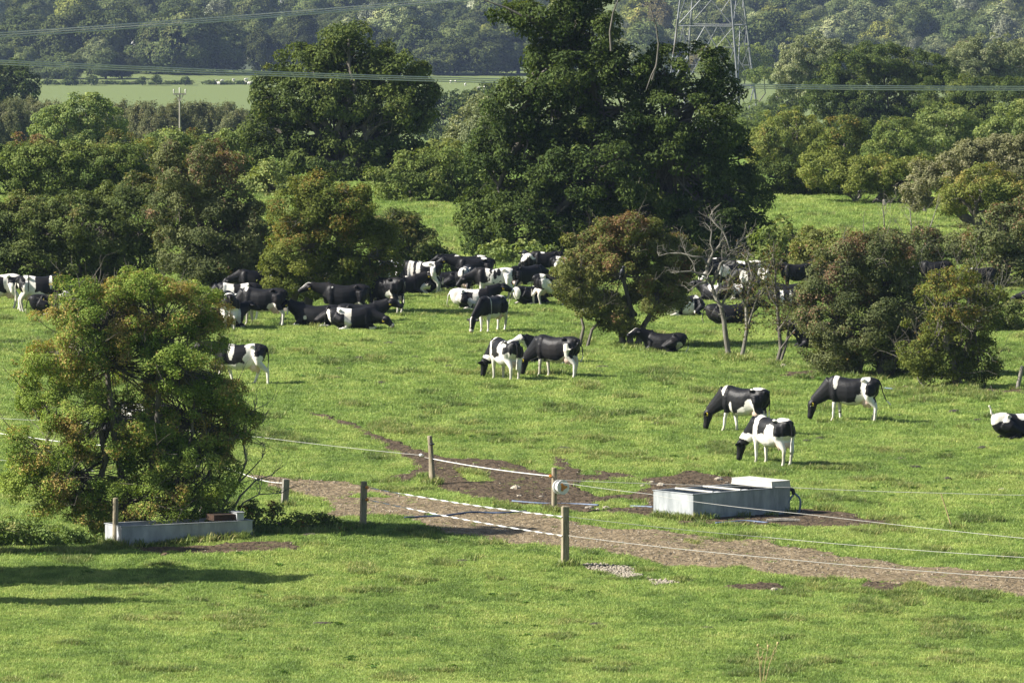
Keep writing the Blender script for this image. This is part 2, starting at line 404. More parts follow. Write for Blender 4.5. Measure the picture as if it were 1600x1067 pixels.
# ------------------------------------------------------------------ grass
def grass_material():
    m, nt, N, L = new_mat('grass_blades')
    out = N('ShaderNodeOutputMaterial'); g = N('ShaderNodeNewGeometry'); oi = N('ShaderNodeObjectInfo')
    def nz(sc, det, stretch):
        mp = N('ShaderNodeMapping'); mp.inputs['Scale'].default_value = stretch; L(g.outputs['Position'], mp.inputs[0])
        n = N('ShaderNodeTexNoise'); n.inputs['Scale'].default_value = sc; n.inputs['Detail'].default_value = det; n.inputs['Roughness'].default_value = .65
        L(mp.outputs[0], n.inputs[0]); return n
    a = nz(.24, 4, (1, .4, .1)); b = nz(1.1, 4, (1, .5, .1))
    ad = N('ShaderNodeMath'); ad.operation = 'MULTIPLY_ADD'; ad.inputs[1].default_value = .55; L(b.outputs['Fac'], ad.inputs[0])
    ml = N('ShaderNodeMath'); ml.operation = 'MULTIPLY'; ml.inputs[1].default_value = .45; L(a.outputs['Fac'], ml.inputs[0]); L(ml.outputs[0], ad.inputs[2])
    r1 = N('ShaderNodeValToRGB'); e = r1.color_ramp.elements
    e[0].position = .41; e[0].color = (.158, .242, .050, 1); e[1].position = .60; e[1].color = (.365, .440, .112, 1)
    q = e.new(.49); q.color = (.250, .350, .076, 1)
    L(ad.outputs[0], r1.inputs[0])
    at = N('ShaderNodeAttribute'); at.attribute_name = 'Col'
    mx = N('ShaderNodeMixRGB'); mx.blend_type = 'MULTIPLY'; mx.inputs[0].default_value = 1
    L(r1.outputs[0], mx.inputs[1]); L(at.outputs['Color'], mx.inputs[2])
    mr = N('ShaderNodeMapRange'); mr.inputs['To Min'].default_value = .78; mr.inputs['To Max'].default_value = 1.25; L(oi.outputs['Random'], mr.inputs['Value'])
    hs = N('ShaderNodeHueSaturation'); L(mx.outputs[0], hs.inputs['Color']); L(mr.outputs[0], hs.inputs['Value'])
    p = N('ShaderNodeBsdfPrincipled'); p.inputs['Roughness'].default_value = .5; p.inputs['Specular IOR Level'].default_value = .3
    L(hs.outputs[0], p.inputs['Base Color'])
    t = N('ShaderNodeBsdfTranslucent'); L(hs.outputs[0], t.inputs[0])
    ms = N('ShaderNodeMixShader'); ms.inputs[0].default_value = .35; L(p.outputs[0], ms.inputs[1]); L(t.outputs[0], ms.inputs[2])
    L(ms.outputs[0], out.inputs[0])
    return m
M['grass'] = grass_material()
def clump_obj(name, seed, nb, rad, hmin, hmax, wid, lean, dry=.06, val=1.0):
    rng = np.random.default_rng(seed)
    a = rng.uniform(0, 2 * np.pi, nb); r = rad * np.sqrt(rng.random(nb))
    bx_, by_ = r * np.cos(a), r * np.sin(a)
    h = rng.uniform(hmin, hmax, nb); la = rng.uniform(0, 2 * np.pi, nb); le = h * rng.uniform(.2, lean, nb)
    wa = la + np.pi / 2 + rng.normal(0, .5, nb); w = wid * rng.uniform(.7, 1.3, nb)
    dx, dy = np.cos(wa) * w, np.sin(wa) * w
    v = np.zeros((nb, 5, 3))
    v[:, 0] = np.stack([bx_ - dx, by_ - dy, np.full(nb, -.02)], 1); v[:, 1] = np.stack([bx_ + dx, by_ + dy, np.full(nb, -.02)], 1)
    mxx, myy = bx_ + np.cos(la) * le * .35, by_ + np.sin(la) * le * .35
    v[:, 2] = np.stack([mxx + dx * .8, myy + dy * .8, h * .6], 1); v[:, 3] = np.stack([mxx - dx * .8, myy - dy * .8, h * .6], 1)
    v[:, 4] = np.stack([bx_ + np.cos(la) * le, by_ + np.sin(la) * le, h], 1)
    i = np.arange(nb)[:, None] * 5
    c = np.ones((nb, 5, 3)); k = rng.uniform(.75, 1.2, nb); c *= k[:, None, None] * val
    d = rng.random(nb) < dry; c[d] = c[d] * np.array([1.7, 1.25, 1.9])
    me = mesh_np(name, v.reshape(-1, 3), [i + np.array([0, 1, 2, 3]), i + np.array([3, 2, 4])], [M['grass']], col=c.reshape(-1, 3))
    return bpy.data.objects.new(name, me)
CL = [clump_obj('tuft_short', 1, 62, .20, .03, .065, .0058, 1.5), clump_obj('tuft_mixed', 2, 66, .20, .035, .085, .0058, 1.3), clump_obj('tuft_low', 3, 62, .22, .022, .055, .0065, 1.7),
      clump_obj('tuft_tall', 4, 60, .17, .07, .17, .008, .9, .10, .72)]
def scatter(name, pts, scl, pick, objs, seed=0, kind='stuff', tilt=0.0):
    """ONE object of uncountable stuff: a point mesh whose points carry copies of small shapes"""
    rng = np.random.default_rng(seed)
    me = bpy.data.meshes.new(name); n = len(pts)
    me.vertices.add(n); me.vertices.foreach_set('co', np.asarray(pts, np.float32).ravel())
    a = me.attributes.new('scl', 'FLOAT_VECTOR', 'POINT'); s = np.asarray(scl, np.float32)
    if s.ndim == 1: s = np.repeat(s[:, None], 3, 1)
    a.data.foreach_set('vector', s.ravel())
    a = me.attributes.new('rot', 'FLOAT_VECTOR', 'POINT')
    rt = np.zeros((n, 3), np.float32); rt[:, 2] = rng.uniform(0, 6.283, n); rt[:, :2] = rng.normal(0, tilt, (n, 2)) if tilt else 0
    a.data.foreach_set('vector', rt.ravel())
    a = me.attributes.new('pick', 'INT', 'POINT'); a.data.foreach_set('value', np.asarray(pick, np.int32))
    o = link(name, me)
    ng = bpy.data.node_groups.new(name + '_nodes', 'GeometryNodeTree')
    ng.interface.new_socket('Geometry', in_out='INPUT', socket_type='NodeSocketGeometry')
    ng.interface.new_socket('Geometry', in_out='OUTPUT', socket_type='NodeSocketGeometry')
    N, L = ng.nodes.new, ng.links.new
    gi = N('NodeGroupInput'); go = N('NodeGroupOutput')
    gi2 = N('GeometryNodeGeometryToInstance')
    for ob in reversed(objs):
        oi = N('GeometryNodeObjectInfo'); oi.inputs['Object'].default_value = ob; oi.inputs['As Instance'].default_value = True
        L(oi.outputs['Geometry'], gi2.inputs[0])
    ip = N('GeometryNodeInstanceOnPoints'); ip.inputs['Pick Instance'].default_value = True
    L(gi.outputs[0], ip.inputs['Points']); L(gi2.outputs[0], ip.inputs['Instance'])
    def na(nm, t):
        q = N('GeometryNodeInputNamedAttribute'); q.data_type = t; q.inputs[0].default_value = nm; return q.outputs[0]
    L(na('pick', 'INT'), ip.inputs['Instance Index']); L(na('scl', 'FLOAT_VECTOR'), ip.inputs['Scale'])
    e2r = N('FunctionNodeEulerToRotation'); L(na('rot', 'FLOAT_VECTOR'), e2r.inputs[0]); L(e2r.outputs[0], ip.inputs['Rotation'])
    L(ip.outputs[0], go.inputs[0])
    md = o.modifiers.new('scatter', 'NODES'); md.node_group = ng
    return tag(o, kind=kind)
rg = np.random.default_rng(77)
GP = []; GS = []; GK = []
for (y0, y1, dens, sc) in ((163, 195, 44, .95), (195, 235, 30, 1.05), (235, 300, 17, 1.25), (300, 392, 9, 1.6)):
    wx = .0667 * y1 + 3
    n = int((y1 - y0) * 2 * wx * dens)
    x = rg.uniform(-wx, wx, n); y = rg.uniform(y0, y1, n)
    k = np.abs(x) < .0667 * y + 2.5
    x, y = x[k], y[k]
    t, mu, gr = bare_masks(x, y)
    bare = t | mu | gr
    keep = ~bare | (rg.random(len(x)) < np.where(n2(x, y, .45, .35, 71) > .22, .26, .025))
    tl = n2(x, y, .8, .5, 51) + .7 * n2(x, y, 2.1, 1.3, 52)
    keep &= (rg.random(len(x)) < np.where(tl < -.62, .42, 1.0))
    x, y, tl, bare = x[keep], y[keep], tl[keep], bare[keep]
    s = sc * rg.uniform(.75, 1.25, len(x)) * np.where(bare, .6, 1)
    pk = rg.integers(0, 3, len(x)); pk[tl > .60] = 3
    sz = np.where(tl > .60, s * rg.uniform(.6, 1.0, len(x)), s)
    GP.append(np.stack([x, y, hfun(x, y)], 1)); GS.append(np.stack([s, s, sz], 1)); GK.append(pk)
scatter('grass', np.concatenate(GP), np.concatenate(GS), np.concatenate(GK), CL, 5, tilt=.08)
# loose stones on the gravel and the track: too many to count
def stone_mesh(name, seed, r=(.06, .05, .035)):
    mb = MB(); mb.ell((0, 0, .3 * r[2]), r, seg=8, rn=6)
    rr = random.Random(seed)
    v = np.concatenate(mb.v); v = v * (1 + .25 * vnoise(v / r[0], 1.3, seed))[:, None]; mb.v = [v]
    return mb.mesh(name, M['stone'])
SM = [bpy.data.objects.new('pebble', stone_mesh('pebble', s)) for s in (1, 2, 3)]
n = 60000
x = rg.uniform(-9, 18, n); y = rg.uniform(182, 232, n)
xg = rg.uniform(1, 5.5, 14000); yg = rg.uniform(186, 200, 14000); kg = bare_masks(xg, yg)[2]; x = np.concatenate([x, xg[kg]]); y = np.concatenate([y, yg[kg]]); n = len(x)
t, mu, gr = bare_masks(x, y)
pr = n2(x, y, .5, .4, 61)
keep = (t & (rg.random(n) < .16 + .2 * pr)) | (gr & (rg.random(n) < .9)) | (mu & (rg.random(n) < .05))
x, y, gr = x[keep], y[keep], gr[keep]
scatter('loose_stones', np.stack([x, y, hfun(x, y) + .03], 1), rg.uniform(.2, .8, len(x)) ** 2 * .9 + gr * .2, rg.integers(0, 3, len(x)), SM, 9, tilt=.4)
# ------------------------------------------------------------------ trees and bushes
def unit(a): return a / np.maximum(np.linalg.norm(a, axis=1, keepdims=True), 1e-9)
def leaf_quads(pos, nrm, size, rng, aspect=.6):
    n = len(pos)
    t = unit(np.cross(nrm, rng.normal(size=(n, 3)))); b = np.cross(nrm, t)
    s = size[:, None]
    v = np.empty((n, 4, 3))
    fold = nrm * s * .18
    v[:, 0] = pos - t * s * .5; v[:, 1] = pos + b * s * .5 * aspect + fold
    v[:, 2] = pos + t * s * .5; v[:, 3] = pos - b * s * .5 * aspect + fold
    return v.reshape(-1, 3), (np.arange(n)[:, None] * 4 + np.arange(4))
def crown_np(blobs, pal, leaf, cr, cov, seed, zs=.75, up=.45, gap=.0, maxleaf=120000, coh=.45):
    """blobs: (centre, radii) ellipsoids; leaves sit in clumps spread through the outer part of their volume"""
    rng = np.random.default_rng(seed)
    cen = []; nor = []
    C = np.array([b[0] for b in blobs], float); RR = np.array([b[1] for b in blobs], float)
    S = 0
    for c, r in zip(C, RR):
        s = 4 * math.pi * ((r[0] * r[1]) ** 1.6 / 3 + (r[0] * r[2]) ** 1.6 / 3 + (r[1] * r[2]) ** 1.6 / 3) ** (1 / 1.6)
        S += s
        k = max(6, int(s / (math.pi * cr * cr) * 1.5))
        d = unit(rng.normal(size=(k, 3)))
        f = 1 - .5 * rng.random(k) ** 1.7 + rng.normal(0, .05, k)
        p = c + d * r * f[:, None]
        inn = np.zeros(k, bool)
        for c2, r2 in zip(C, RR):
            if c2 is c or np.allclose(c2, c): continue
            inn |= (((p - c2) / r2) ** 2).sum(1) < .40
        p = p[~inn]; d = d[~inn]
        cen.append(p); nor.append(unit(d / r))
    cen = np.concatenate(cen); nor = np.concatenate(nor)
    if gap:
        k = vnoise(cen / (cr * 3.2), 1.0, seed + 3) > (-1 + gap * 1.2)
        cen, nor = cen[k], nor[k]
    crs = cr * rng.uniform(.55, 1.3, len(cen))
    nl = int(min(maxleaf, S * cov / (.3 * leaf * leaf)))
    pr = crs ** 2; pr /= pr.sum()
    ci = rng.choice(len(cen), nl, p=pr)
    d = unit(rng.normal(size=(nl, 3)) + nor[ci] * .55 + np.array([0, 0, .35]))
    rad = crs[ci] * (.35 + .65 * rng.random(nl) ** .6) * np.where(rng.random(nl) < .06, 1.35, 1)
    pos = cen[ci] + d * rad[:, None] * np.array([1, 1, zs])
    nrm = unit(d * .75 + nor[ci] * coh + np.array([0, 0, up]) + rng.normal(size=(nl, 3)) * (.5 if coh < .6 else .3))
    sz = leaf * (.5 + 1.0 * rng.random(nl) ** 1.3)
    v, f = leaf_quads(pos, nrm, sz, rng)
    base, alt, acc, ap = pal
    cj = rng.normal(0, .28, len(cen))
    w = np.clip(.5 + .45 * vnoise(pos / (cr * 4), 1, seed + 5) + cj[ci] + rng.normal(0, .22, nl), 0, 1)[:, None]
    col = np.array(base) * (1 - w) + np.array(alt) * w
    zz = pos[:, 2]; zr = (zz - zz.min()) / max(zz.max() - zz.min(), 1e-6)
    am = (vnoise(pos / (cr * 2.6), 1, seed + 9) * .55 + .42 + cj[ci] * .40 + rng.normal(0, .21, nl) + (zr - .5) * .45) > (1 - ap)
    col[am] = np.array(acc) * rng.uniform(.7, 1.2, (am.sum(), 1))
    col = col * rng.uniform(.76, 1.24, (nl, 1)) * 1.6
    return v, f, np.repeat(col, 4, 0), cen
def twig(mb, p, d, L, r, depth, rng, bend=.35, up=.12, kids=(2, 4), sides=4):
    n = 4; pts = [p]; q = Vector(p); d = Vector(d).normalized()
    for i in range(n):
        d = (d + Vector((rng.gauss(0, bend), rng.gauss(0, bend), rng.gauss(0, bend) + up)) * .55).normalized()
        q = q + d * (L / n); pts.append(q.copy())
    mb.tube(pts, [max(.004, r * (1 - .7 * i / n)) for i in range(n + 1)], sides, cap=False)
    if depth > 0:
        for _ in range(rng.randint(*kids)):
            k = rng.randint(1, n); a = Vector((rng.gauss(0, 1), rng.gauss(0, 1), rng.gauss(.15, .8))).normalized()
            twig(mb, pts[k], (d * .55 + a * .8), L * rng.uniform(.4, .7), r * (1 - .7 * k / n) * .75, depth - 1, rng, bend, up, kids, sides)
def limb(mb, a, b, r0, r1, rng, wob=.08, n=6, sides=6):
    a = Vector(a); b = Vector(b); L = (b - a).length; pts = []
    o = Vector((0, 0, 0))
    for i in range(n + 1):
        t = i / n
        if 0 < i < n: o = o * .6 + Vector((rng.gauss(0, 1), rng.gauss(0, 1), rng.gauss(0, .6))) * wob * L * .5
        pts.append(a.lerp(b, t) + o * (math.sin(math.pi * t)))
    mb.tube(pts, [r0 + (r1 - r0) * (i / n) ** .8 for i in range(n + 1)], sides, cap=False)
    return pts
PAL = dict(
    oak=((.030, .046, .012), (.068, .090, .022), (.095, .110, .028), .12),
    oakdark=((.025, .040, .010), (.056, .076, .019), (.080, .094, .024), .10),
    haw=((.058, .078, .016), (.115, .130, .028), (.150, .115, .030), .12),
    hawred=((.072, .084, .025), (.130, .135, .040), (.130, .080, .040), .22),
    hawgrey=((.058, .072, .028), (.112, .122, .052), (.140, .092, .055), .10),
    orange=((.080, .120, .022), (.165, .205, .045), (.225, .172, .060), .36),
    hedge=((.046, .062, .020), (.096, .114, .036), (.120, .108, .040), .08),
    light=((.085, .115, .036), (.155, .188, .062), (.19, .21, .075), .15),
    mid=((.058, .082, .022), (.108, .138, .036), (.13, .145, .045), .12),
    gold=((.088, .110, .028), (.155, .168, .044), (.195, .165, .050), .13),
    straw=((.092, .095, .046), (.160, .162, .085), (.215, .205, .125), .22),
    lime=((.082, .106, .026), (.148, .166, .044), (.185, .160, .048), .16),
    silver=((.085, .100, .048), (.150, .165, .085), (.21, .215, .125), .25),
    osier=((.066, .074, .036), (.112, .120, .056), (.13, .125, .06), .15),
    bramble=((.055, .085, .020), (.10, .13, .032), (.16, .085, .035), .12),
    nettle=((.075, .11, .030), (.13, .17, .05), (.20, .20, .08), .15),
)
def put_tree(name, label, cat, blobs, base, pal, leaf, cr, cov, seed, group=None, tr=.16, stems=None, zs=.75, gap=.0, mat='leaf', twigs=.25, up=.45,
             maxleaf=120000, cname='crown', bare=0, barelen=1.0):
    root = empty(name, base, label, cat, group)
    bv = np.array(base)
    v, f, c, cen = crown_np(blobs, PAL[pal] if isinstance(pal, str) else pal, leaf, cr, cov, seed, zs, up, gap, maxleaf)
    link(cname, mesh_np(cname, v - bv, [f], [M[mat]], col=c), root)
    rng = random.Random(seed)
    mb = MB()
    bl = sorted(blobs, key=lambda b: b[0][2])
    starts = stems or [[tuple(base)]]
    tops = []
    tr0 = tr
    for si, st in enumerate(starts):
        tr = tr0 * (.5 if si >= 3 else 1)
        pts = [Vector(p) for p in st]
        if len(pts) == 1:
            c0 = Vector(bl[0][0]); pts.append(Vector((base[0] * .6 + c0.x * .4, base[1] * .6 + c0.y * .4, base[2] + max(.35, (c0.z - base[2]) * .55))))
        pts[0] = pts[0] - Vector((0, 0, .12))
        n = len(pts)
        mb.tube(pts, [tr * (1.25 if i == 0 else 1 - .35 * i / (n - 1)) for i in range(n)], 8, cap=False)
        tops.append(pts[-1])
    tr = tr0
    for b in blobs:
        c = Vector(b[0]); t0 = min(tops, key=lambda q: (q - c).length)
        pts = limb(mb, t0, c, tr * .6, tr * .22, rng, .10)
        near = [q for q in cen if (((q - np.array(b[0])) / np.array(b[1])) ** 2).sum() < 1.3]
        rng.shuffle(near)
        for q in near[:int(len(near) * twigs)]:
            s = pts[rng.randint(2, 6)]
            limb(mb, s, q, tr * .16, .008, rng, .16, 4, 4)
        for q in near[:bare]:
            d = (Vector(q) - c); d.z += .5 * d.length
            twig(mb, Vector(q), d, barelen * rng.uniform(.5, 1.1), .014, 1, rng)
    mb.build('trunk' if cat == 'tree' else 'stems', M['bark'], root, smooth=True, off=bv)
    return root
def ellipses(ells, d, seed, deep=.9):
    rng = random.Random(seed + 991); out = []
    mr = sum(e[2] for e in ells) / len(ells)
    for e in ells:
        dy = e[4] if len(e) > 4 else rng.uniform(-.45, .45)
        dd = d + dy * mr * d / F * 1.2
        c = wpt(e[0], e[1], dd); k = dd / F
        k *= 1.07; out.append(((c.x, c.y, c.z), (e[2] * k, .5 * (e[2] + min(e[2], e[3])) * k * deep, e[3] * k)))
    return out
TN = [0]
def veg(name, label, cat, at, ells, pal, leaf=.1, cr=.4, cov=1.6, group=None, tr=.14, stems=None, **kw):
    """at: (px,py) where it meets the ground, or (px, None, d) when its foot is hidden; ells as seen; stems: polylines as seen"""
    TN[0] += 1; seed = kw.pop('seed', 100 + TN[0] * 13)
    if len(at) == 2: b = ground(*at)
    else:
        p = wpt(at[0], 300, at[2]); b = Vector((p.x, at[2], h1(p.x, at[2])))
    d = b.y
    st = None
    if stems:
        st = []
        for pl in stems:
            rr = random.Random(seed + len(pl)); o = 0; q = []
            for i, (sx, sy) in enumerate(pl):
                if i: o += rr.uniform(-.35, .35)
                w = wpt(sx, sy, d + o)
                if i == 0: w.z = h1(w.x, w.y)
                q.append(w)
            st.append(q)
    return put_tree(name, label, cat, ellipses(ells, d, seed, kw.pop('deep', .9)), b, pal, leaf, cr, cov, seed, group, tr, st, **kw)
# --- pasture trees
HG = 'hawthorn trees scattered over the pasture'
near_bush = veg('hawthorn_tree', 'big multi-stemmed hawthorn with orange and green leaves behind the long stained trough', 'tree', (205, 838),
    [(165, 500, 75, 55), (255, 495, 85, 60), (105, 540, 72, 52), (190, 570, 105, 70), (280, 560, 74, 72), (75, 620, 58, 45), (165, 660, 95, 65), (280, 650, 95, 80), (345, 612, 52, 28),
     (70, 700, 62, 42), (140, 745, 80, 50), (290, 735, 80, 50), (215, 790, 95, 40), (60, 765, 55, 35), (310, 790, 50, 30), (120, 465, 45, 26), (235, 450, 60, 24), (370, 662, 38, 20)],
    'orange', .060, .28, 1.7, HG, .10,
    [[(150, 842), (140, 800), (165, 720), (150, 620)], [(200, 842), (196, 780), (180, 690), (165, 560)], [(225, 842), (232, 770), (245, 680), (250, 560)], [(262, 840), (275, 760), (300, 680), (305, 590)],
     [(180, 842), (120, 805), (80, 720)], [(285, 838), (320, 760), (345, 680)]], gap=.46, twigs=.55, bare=9, barelen=1.0, maxleaf=260000, cname='crown')
mb = MB(); rr = random.Random(4)
for pl, r in (([(330, 815), (352, 785), (372, 755), (385, 720), (378, 680), (384, 655), (398, 640)], .045), ([(345, 812), (375, 775), (400, 750), (425, 742)], .04), ([(352, 815), (380, 785), (405, 772), (440, 770)], .03),
              ([(372, 755), (392, 735), (410, 715)], .03), ([(340, 815), (345, 770), (360, 735), (352, 700)], .03), ([(320, 700), (350, 690), (385, 676), (410, 660)], .03)):
    d0 = ground(340, 834).y; pts = [wpt(x, y, d0 + .3 * i * (-1) ** len(pl) * .3) for i, (x, y) in enumerate(pl)]
    if pl[0][1] > 805: pts[0].z = h1(pts[0].x, pts[0].y) - .05
    mb.tube(pts, [r * (1 - .65 * i / (len(pts) - 1)) for i in range(len(pts))], 5, cap=False)
    for q in pts[2:]:
        for _ in range(3): twig(mb, q, Vector((rr.uniform(-.4, 1), rr.uniform(-.5, .5), rr.uniform(0, 1))), rr.uniform(.3, .8), .013, 1, rr)
db = ground(345, 834)
o = empty('dead_bush', db, 'bare grey branches sticking out beside the stained trough under the orange hawthorn', 'dead bush'); mb.build('branches', M['deadwood'], o, smooth=True, off=db)
veg('olive_hawthorn', 'olive green hawthorn whose skirts hang over standing cows', 'tree', (452, 489),
    [(480, 330, 52, 42), (550, 320, 48, 36), (470, 395, 55, 45), (545, 385, 62, 50), (590, 400, 36, 50), (515, 300, 40, 26), (500, 430, 60, 34), (570, 440, 45, 26), (450, 425, 34, 34), (530, 455, 30, 20, -.2)],
    'haw', .095, .40, 1.6, HG, .17, [[(447, 497), (458, 470), (470, 430), (490, 380)], [(478, 493), (484, 460), (500, 400)]], gap=.18, bare=2)
veg('red_hawthorn', 'tall reddish brown hawthorn rising out of the dark hedge', 'tree', (338, 462),
    [(300, 270, 55, 45), (350, 300, 45, 50), (280, 330, 45, 50), (340, 365, 60, 48), (290, 390, 50, 40), (385, 370, 35, 48), (330, 410, 60, 26), (270, 245, 26, 20), (395, 410, 30, 26)],
    'hawgrey', .10, .42, 1.6, HG, .2, [[(333, 470), (335, 440), (325, 390), (305, 320)], [(352, 468), (352, 440), (355, 380)]], gap=.16, bare=3)
veg('central_hawthorn', 'rounded russet topped hawthorn standing alone in front of the great oak', 'tree', (985, 541),
    [(985, 375, 62, 30), (930, 395, 42, 36), (1035, 400, 46, 36), (905, 435, 38, 34), (975, 420, 80, 48), (1055, 435, 36, 38), (930, 465, 45, 28), (1020, 470, 50, 34), (965, 490, 40, 24), (985, 355, 40, 14), (990, 500, 28, 22)],
    'hawred', .085, .34, 1.6, HG, .115, [[(985, 543), (984, 520), (988, 490), (975, 440)], [(975, 543), (970, 515), (950, 470)], [(994, 542), (1005, 510), (1030, 470)], [(904, 534), (912, 512), (908, 495), (905, 470)], [(916, 532), (925, 515), (940, 500), (960, 480)]], gap=.40, bare=6)
veg('hedge_bush', 'dark hedge of bushes behind the two cows at the pasture edge', 'hedge', (110, 448),
    [(25, 358, 52, 46), (90, 352, 58, 44), (155, 356, 52, 48), (215, 340, 45, 58), (50, 410, 65, 32), (135, 415, 65, 30), (210, 410, 50, 35), (-40, 380, 50, 50), (190, 315, 34, 28), (40, 338, 50, 26), (115, 334, 50, 26), (-20, 345, 40, 30)],
    'hedge', .105, .42, 1.6, None, .12, [[(x, 452), (x + 5, 425)] for x in (20, 70, 120, 165, 215)], gap=.12)
veg('dark_bush', 'dark rounded bush at the shoulder of the olive hawthorn', 'bush', (655, 428),
    [(625, 385, 36, 38), (660, 395, 32, 32), (610, 360, 30, 24), (640, 350, 24, 14), (680, 412, 18, 18)], 'hedge', .12, .4, 1.7, None, .1, [[(650, 430), (645, 405)], [(670, 430), (668, 410)]])
# --- the great oak
OD = ground(960, 408).y
veg('great_oak', 'great spreading dark oak that towers over the herd', 'tree', (960, 405),
    [(870, 20, 62, 55, .2), (905, -50, 70, 60, .3), (850, 90, 30, 22), (930, 60, 40, 40), (800, 20, 32, 20), (880, 120, 50, 36), (980, 105, 50, 34), (1070, 110, 62, 36), (1120, 135, 36, 28),
     (800, 165, 45, 32), (870, 180, 75, 52), (970, 170, 80, 55), (1060, 175, 75, 50), (1115, 200, 45, 40), (800, 225, 55, 42), (780, 290, 58, 50), (850, 270, 80, 65), (950, 260, 90, 70), (1050, 270, 85, 65),
     (1130, 265, 50, 45), (1150, 320, 55, 45), (760, 345, 45, 35), (830, 345, 75, 45), (920, 350, 80, 45), (1020, 350, 80, 45), (1110, 355, 70, 40), (1170, 370, 35, 28), (770, 385, 35, 16), (870, 385, 70, 18), (1060, 390, 80, 16)],
    'oakdark', .15, .48, 1.5, None, .5, [[(960, 412), (955, 340), (940, 240), (925, 140), (905, 60)], [(985, 412), (1000, 330), (1040, 220)]], gap=.30, maxleaf=300000, twigs=.12)
oak = bpy.data.objects['great_oak']; rr = random.Random(8)
for pl, r in (([(1019, 125), (1026, 100), (1029, 70), (1025, 40), (1017, 15), (1015, -30)], .05), ([(1052, 85), (1056, 60), (1058, 30)], .04), ([(955, 80), (953, 50), (958, 20), (968, -5)], .06), 
              ([(815, 25), (790, 12), (760, 2), (745, -4)], .05), ([(1025, 105), (1018, 118), (1010, 140)], .05)):
    mb = MB(); pts = [wpt(x, y, OD - 1.5) for x, y in pl]
    mb.tube(pts, [r * (1 - .6 * i / (len(pts) - 1)) for i in range(len(pts))], 6, cap=False)
    for q in pts[3:]: twig(mb, q, Vector((rr.uniform(-1, 1), 0, 1)), .8, .03, 1, rr)
    tag(mb.build('dead_limb', M['limb'], oak, smooth=True, off=oak.location), 'bare grey dead limb')
# --- dead tree and saplings before the herd
def skeleton(name, label, cat, foot, pls, mat, seed, ntw=2, tl=.5, leaves=None):
    b = ground(*foot); mb = MB(); rr = random.Random(seed); d0 = b.y; tips = []
    for k, (pl, r) in enumerate(pls):
        off = 0; pts = []
        for i, (x, y) in enumerate(pl):
            off += rr.uniform(-.12, .12) if i else 0
            w = wpt(x, y, d0 + off); pts.append(w)
        if abs(pl[0][1] - foot[1]) < 8: pts[0].z = h1(pts[0].x, pts[0].y) - .08
        mb.tube(pts, [r * (1 - .62 * i / (len(pts) - 1)) for i in range(len(pts))], 6, cap=False)
        for i, q in enumerate(pts[2:]):
            for _ in range(ntw):
                dv = (pts[-1] - pts[0]).normalized()
                twig(mb, q, dv * .6 + Vector((rr.gauss(0, .9), rr.gauss(0, .7), rr.uniform(-.1, .9))), tl * rr.uniform(.4, 1.2), r * .24, 2 if leaves else 1, rr); tips.append(q)
    root = empty(name, b, label, cat)
    mb.build('trunk', M[mat], root, smooth=True, off=b)
    if leaves:
        rng = np.random.default_rng(seed); P = np.array([tuple(q) for q in tips]); n = leaves[1]
        pos = P[rng.integers(0, len(P), n)] + rng.normal(0, .22, (n, 3)) + np.array([0, 0, .1])
        v, f = leaf_quads(pos, unit(rng.normal(size=(n, 3)) + np.array([0, 0, .6])), .10 * rng.uniform(.6, 1.2, n), rng)
        base, alt, acc, ap = PAL[leaves[0]]; w = rng.random((n, 1)); c = np.array(base) * w + np.array(alt) * (1 - w)
        am = rng.random(n) < ap; c[am] = acc
        link('crown', mesh_np('crown', v - np.array(b), [f], [M['leaf']], col=np.repeat(c, 4, 0)), root)
    return root
skeleton('dead_tree', 'leafless grey dead tree with crooked branches in front of the oak', 'dead tree', (1138, 560),
    [([(1140, 560), (1134, 525), (1131, 500), (1126, 478), (1117, 463), (1113, 446), (1105, 436)], .115), ([(1105, 438), (1105, 417), (1109, 406), (1115, 394), (1125, 383), (1129, 360), (1115, 347), (1109, 338)], .075),
     ([(1107, 416), (1098, 402), (1082, 401), (1065, 396), (1045, 396), (1030, 400)], .045), ([(1104, 430), (1092, 428), (1080, 424), (1062, 425), (1048, 426)], .05), ([(1105, 440), (1094, 443), (1086, 448), (1078, 454)], .05),
     ([(1113, 445), (1122, 425), (1126, 412), (1138, 400), (1148, 390), (1158, 376), (1170, 369)], .055), ([(1115, 394), (1110, 380), (1112, 362), (1108, 355)], .04), ([(1127, 410), (1141, 404), (1152, 403)], .03),
     ([(1128, 477), (1137, 456), (1139, 440), (1143, 425)], .05), ([(1122, 465), (1124, 440), (1130, 420), (1128, 400)], .035), ([(1130, 362), (1136, 376), (1140, 392), (1158, 385)], .03), ([(1086, 424), (1083, 410), (1072, 396), (1066, 380)], .03)],
    'deadwood', 3, 3, .5)
skeleton('thin_hawthorn', 'thin sparse hawthorn with reddish leaves leaning between dead tree and bushes', 'tree', (1160, 562),
    [([(1157, 562), (1163, 540), (1167, 515), (1166, 480), (1170, 455), (1175, 430), (1168, 405)], .09), ([(1167, 515), (1175, 490), (1182, 468), (1192, 455)], .05), ([(1166, 480), (1158, 462), (1150, 452), (1142, 448)], .04),
     ([(1170, 455), (1182, 440), (1190, 425)], .035), ([(1168, 500), (1186, 490), (1200, 492)], .03)], 'deadwood', 13, 3, .6, ('hawred', 1300))
